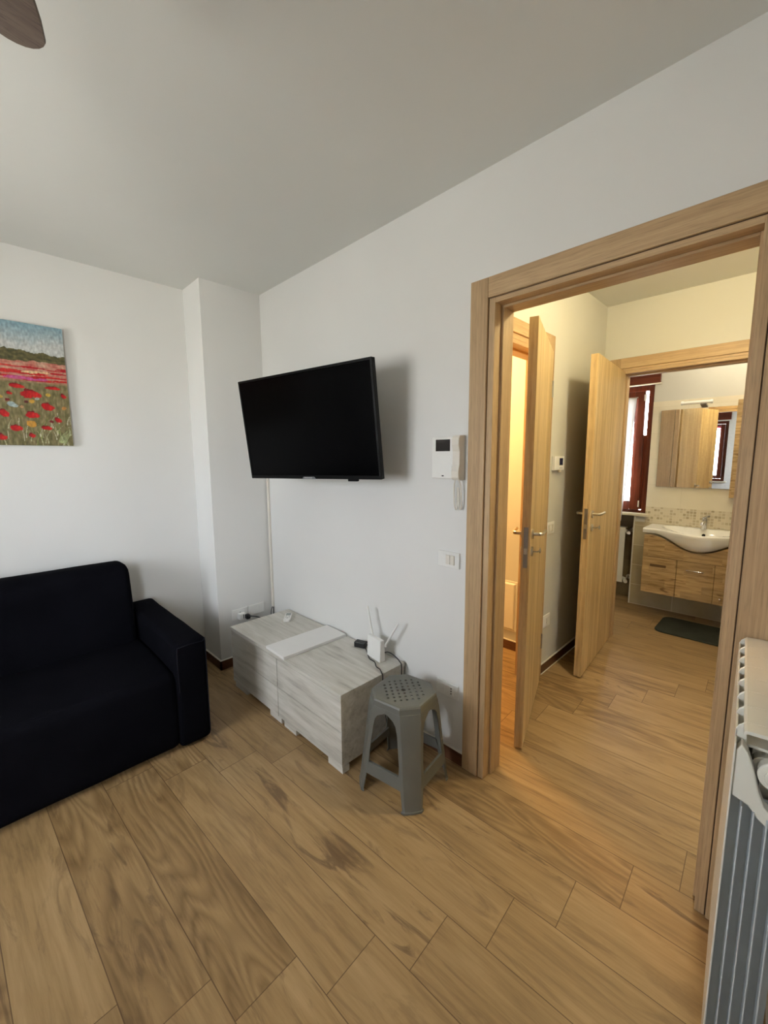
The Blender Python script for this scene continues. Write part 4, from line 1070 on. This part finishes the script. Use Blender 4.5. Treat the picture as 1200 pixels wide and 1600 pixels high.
mi = thing('bath_mirror', 'rectangular mirror on the bathroom wall above the washbasin', 'mirror', (BX-.03, .72, 1.6))
obj('backing', mkbox(((BX-.026, .447, 1.238), (BX-T-.0005, 1.006, 1.962))), M['steel'], mi)
obj('glass', mkbox(((BX-.031, .445, 1.236), (BX-.0265, 1.008, 1.964))), M['mirror'], mi)
ml = thing('mirror_lamp', 'small white tube lamp on a bracket above the mirror', 'lamp', (BX-.03, .72, 2.0))
bm = BM(); cyl(bm, (BX-.10, .62, 2.01), (BX-.10, .835, 2.01), .014, 16); obj('tube', bm, M['ceramic'], ml, smooth=True)
for y in (.617, .832):
    bm = BM(); cyl(bm, (BX-.10, y-.006, 2.01), (BX-.10, y+.012, 2.01), .017, 16)
    obj('end_cap', bm, M['whitep'], ml, smooth=True)
bm = BM(); prism(bm, [(BX-T-.0005, 1.968), (BX-.115, 1.985), (BX-.115, 2.0), (BX-T-.0005, 1.985)], 'y', .655, .70); obj('bracket', bm, M['steel'], ml, bevel=.002)
sc = thing('wall_cabinet', 'narrow oak wall cabinet right beside the bathroom mirror', 'cabinet', (3.12, .31, 1.6))
obj('body', mkbox(((3.075, .20, 1.165), (BX-T-.0005, .436, 2.005))), M['vanity'], sc, bevel=.001)
obj('door', mkbox(((3.056, .201, 1.167), (3.0745, .435, 2.003))), M['vanity'], sc, bevel=.0015)
bm = BM(); prism(bm, rrect(2.545, .02, 2.985, .815, .07, 6), 'z', .0005, .014)
tag(obj('bath_mat', bm, M['mat'], bevel=.004, seg=3), 'dark grey bath mat on the floor in front of the vanity', 'bath mat')

br_ = thing('radiator', 'white bathroom radiator in the tiled recess under the window', 'radiator', (BX+.12, 1.6, .18))
for k in range(8):
    y0 = 1.268 + k*.08; bm = BM()
    box(bm, (BX+.05, y0+.001, .19), (BX+.056, y0+.079, .785)); box(bm, (BX+.056, y0+.025, .20), (BX+.135, y0+.055, .78))
    box(bm, (BX+.056, y0+.004, .775), (BX+.135, y0+.076, .785))
    for z in (.225, .745): cyl(bm, (BX+.095, y0, z), (BX+.095, y0+.08, z), .02, 14)
    obj('section', bm, M['radw'], br_, bevel=.001)
for z, nm in ((.225, 'lockshield_valve'), (.80, 'thermostatic_valve')):
    zz = .745 if z > .5 else z
    bm = BM(); cyl(bm, (BX+.095, 1.269, zz), (BX+.095, 1.25, zz), .014, 14); cyl(bm, (BX+.095, 1.252, zz), (BX+.02, 1.232, zz), .011, 14)
    tube(bm, [(BX+.02, 1.232, zz), (BX+.0, 1.226, zz), (BX-.03, 1.214, zz)], [.018, .02, .017], 16)
    cyl(bm, (BX+.095, 1.25, zz), (BX+.218, 1.25, zz), .008, 12); cyl(bm, (BX+.212, 1.25, zz), (BX+.2205, 1.25, zz), .024, 20)
    obj(nm, bm, M['nickel'] if z > .5 else M['radw'], br_, smooth=True)
for y in (1.45, 1.75): obj('wall_hook', mkbox(((BX+.135, y, .72), (BX+.2205, y+.03, .74))), M['radw'], br_)

# ------------------------------------------------------------------ light
def lamp(name, kind, loc, energy, color, size=.1, **kw):
    l = bpy.data.lights.new(name, kind); l.energy = energy; l.color = color
    if kind == 'POINT': l.shadow_soft_size = size
    for k, v in kw.items(): setattr(l, k, v)
    o = bpy.data.objects.new(name, l); COL.objects.link(o); o.location = loc
    return o
lamp('hall_ceiling_lamp', 'POINT', (.72, .27, 2.58), 41, (1, .85, .50), .07)
lamp('side_room_lamp', 'POINT', (.75, 2.1, 2.35), 82, (1, .58, .22), .08)
lamp('bathroom_fill_light', 'POINT', (2.65, .4, 2.5), 16, (1, .88, .66), .08)  # fill light added to brighten the bathroom, stands for no known fitting
def portal(loc, rot, sx, sy):
    l = bpy.data.lights.new('daylight_portal', 'AREA'); l.shape = 'RECTANGLE'; l.size = sx; l.size_y = sy
    l.cycles.is_portal = True
    o = bpy.data.objects.new('daylight_portal', l); COL.objects.link(o); o.location = loc; o.rotation_euler = rot
portal((XW-.28, ym, (WZ0+WZ1)/2), (0, R(-90), 0), WZ1-WZ0, WY1-WY0)
portal(((W2A+W2B)/2, wl_y((W2A+W2B)/2)-.15, (W2Z0+W2Z1)/2), (R(90), 0, math.atan2(.22, 3.15)), W2B-W2A, W2Z1-W2Z0)
portal((BX+.26, 1.59, 1.6), (0, R(90), 0), 1.3, 1.05)

w = bpy.data.worlds.new('daylight'); scene.world = w; w.use_nodes = True
nt = w.node_tree; nt.nodes.clear()
o_ = nt.nodes.new('ShaderNodeOutputWorld'); bg = nt.nodes.new('ShaderNodeBackground')
tc = nt.nodes.new('ShaderNodeTexCoord'); sx = nt.nodes.new('ShaderNodeSeparateXYZ'); rp = nt.nodes.new('ShaderNodeValToRGB')
mr = nt.nodes.new('ShaderNodeMapRange'); mr.inputs[1].default_value = -1; mr.inputs[2].default_value = 1
nt.links.new(tc.outputs['Generated'], sx.inputs[0]); nt.links.new(sx.outputs[2], mr.inputs[0]); nt.links.new(mr.outputs[0], rp.inputs[0])
e = rp.color_ramp.elements
e[0].position = .44; e[0].color = (.88, .86, .79, 1); e[1].position = .53; e[1].color = (.92, .97, 1.06, 1)
nt.links.new(rp.outputs[0], bg.inputs[0]); bg.inputs[1].default_value = 33.0
nt.links.new(bg.outputs[0], o_.inputs[0])

vs_ = scene.view_settings
vs_.view_transform = 'Standard'; vs_.look = 'None'; vs_.exposure = 0.0; vs_.gamma = 1.0; vs_.use_curve_mapping = False
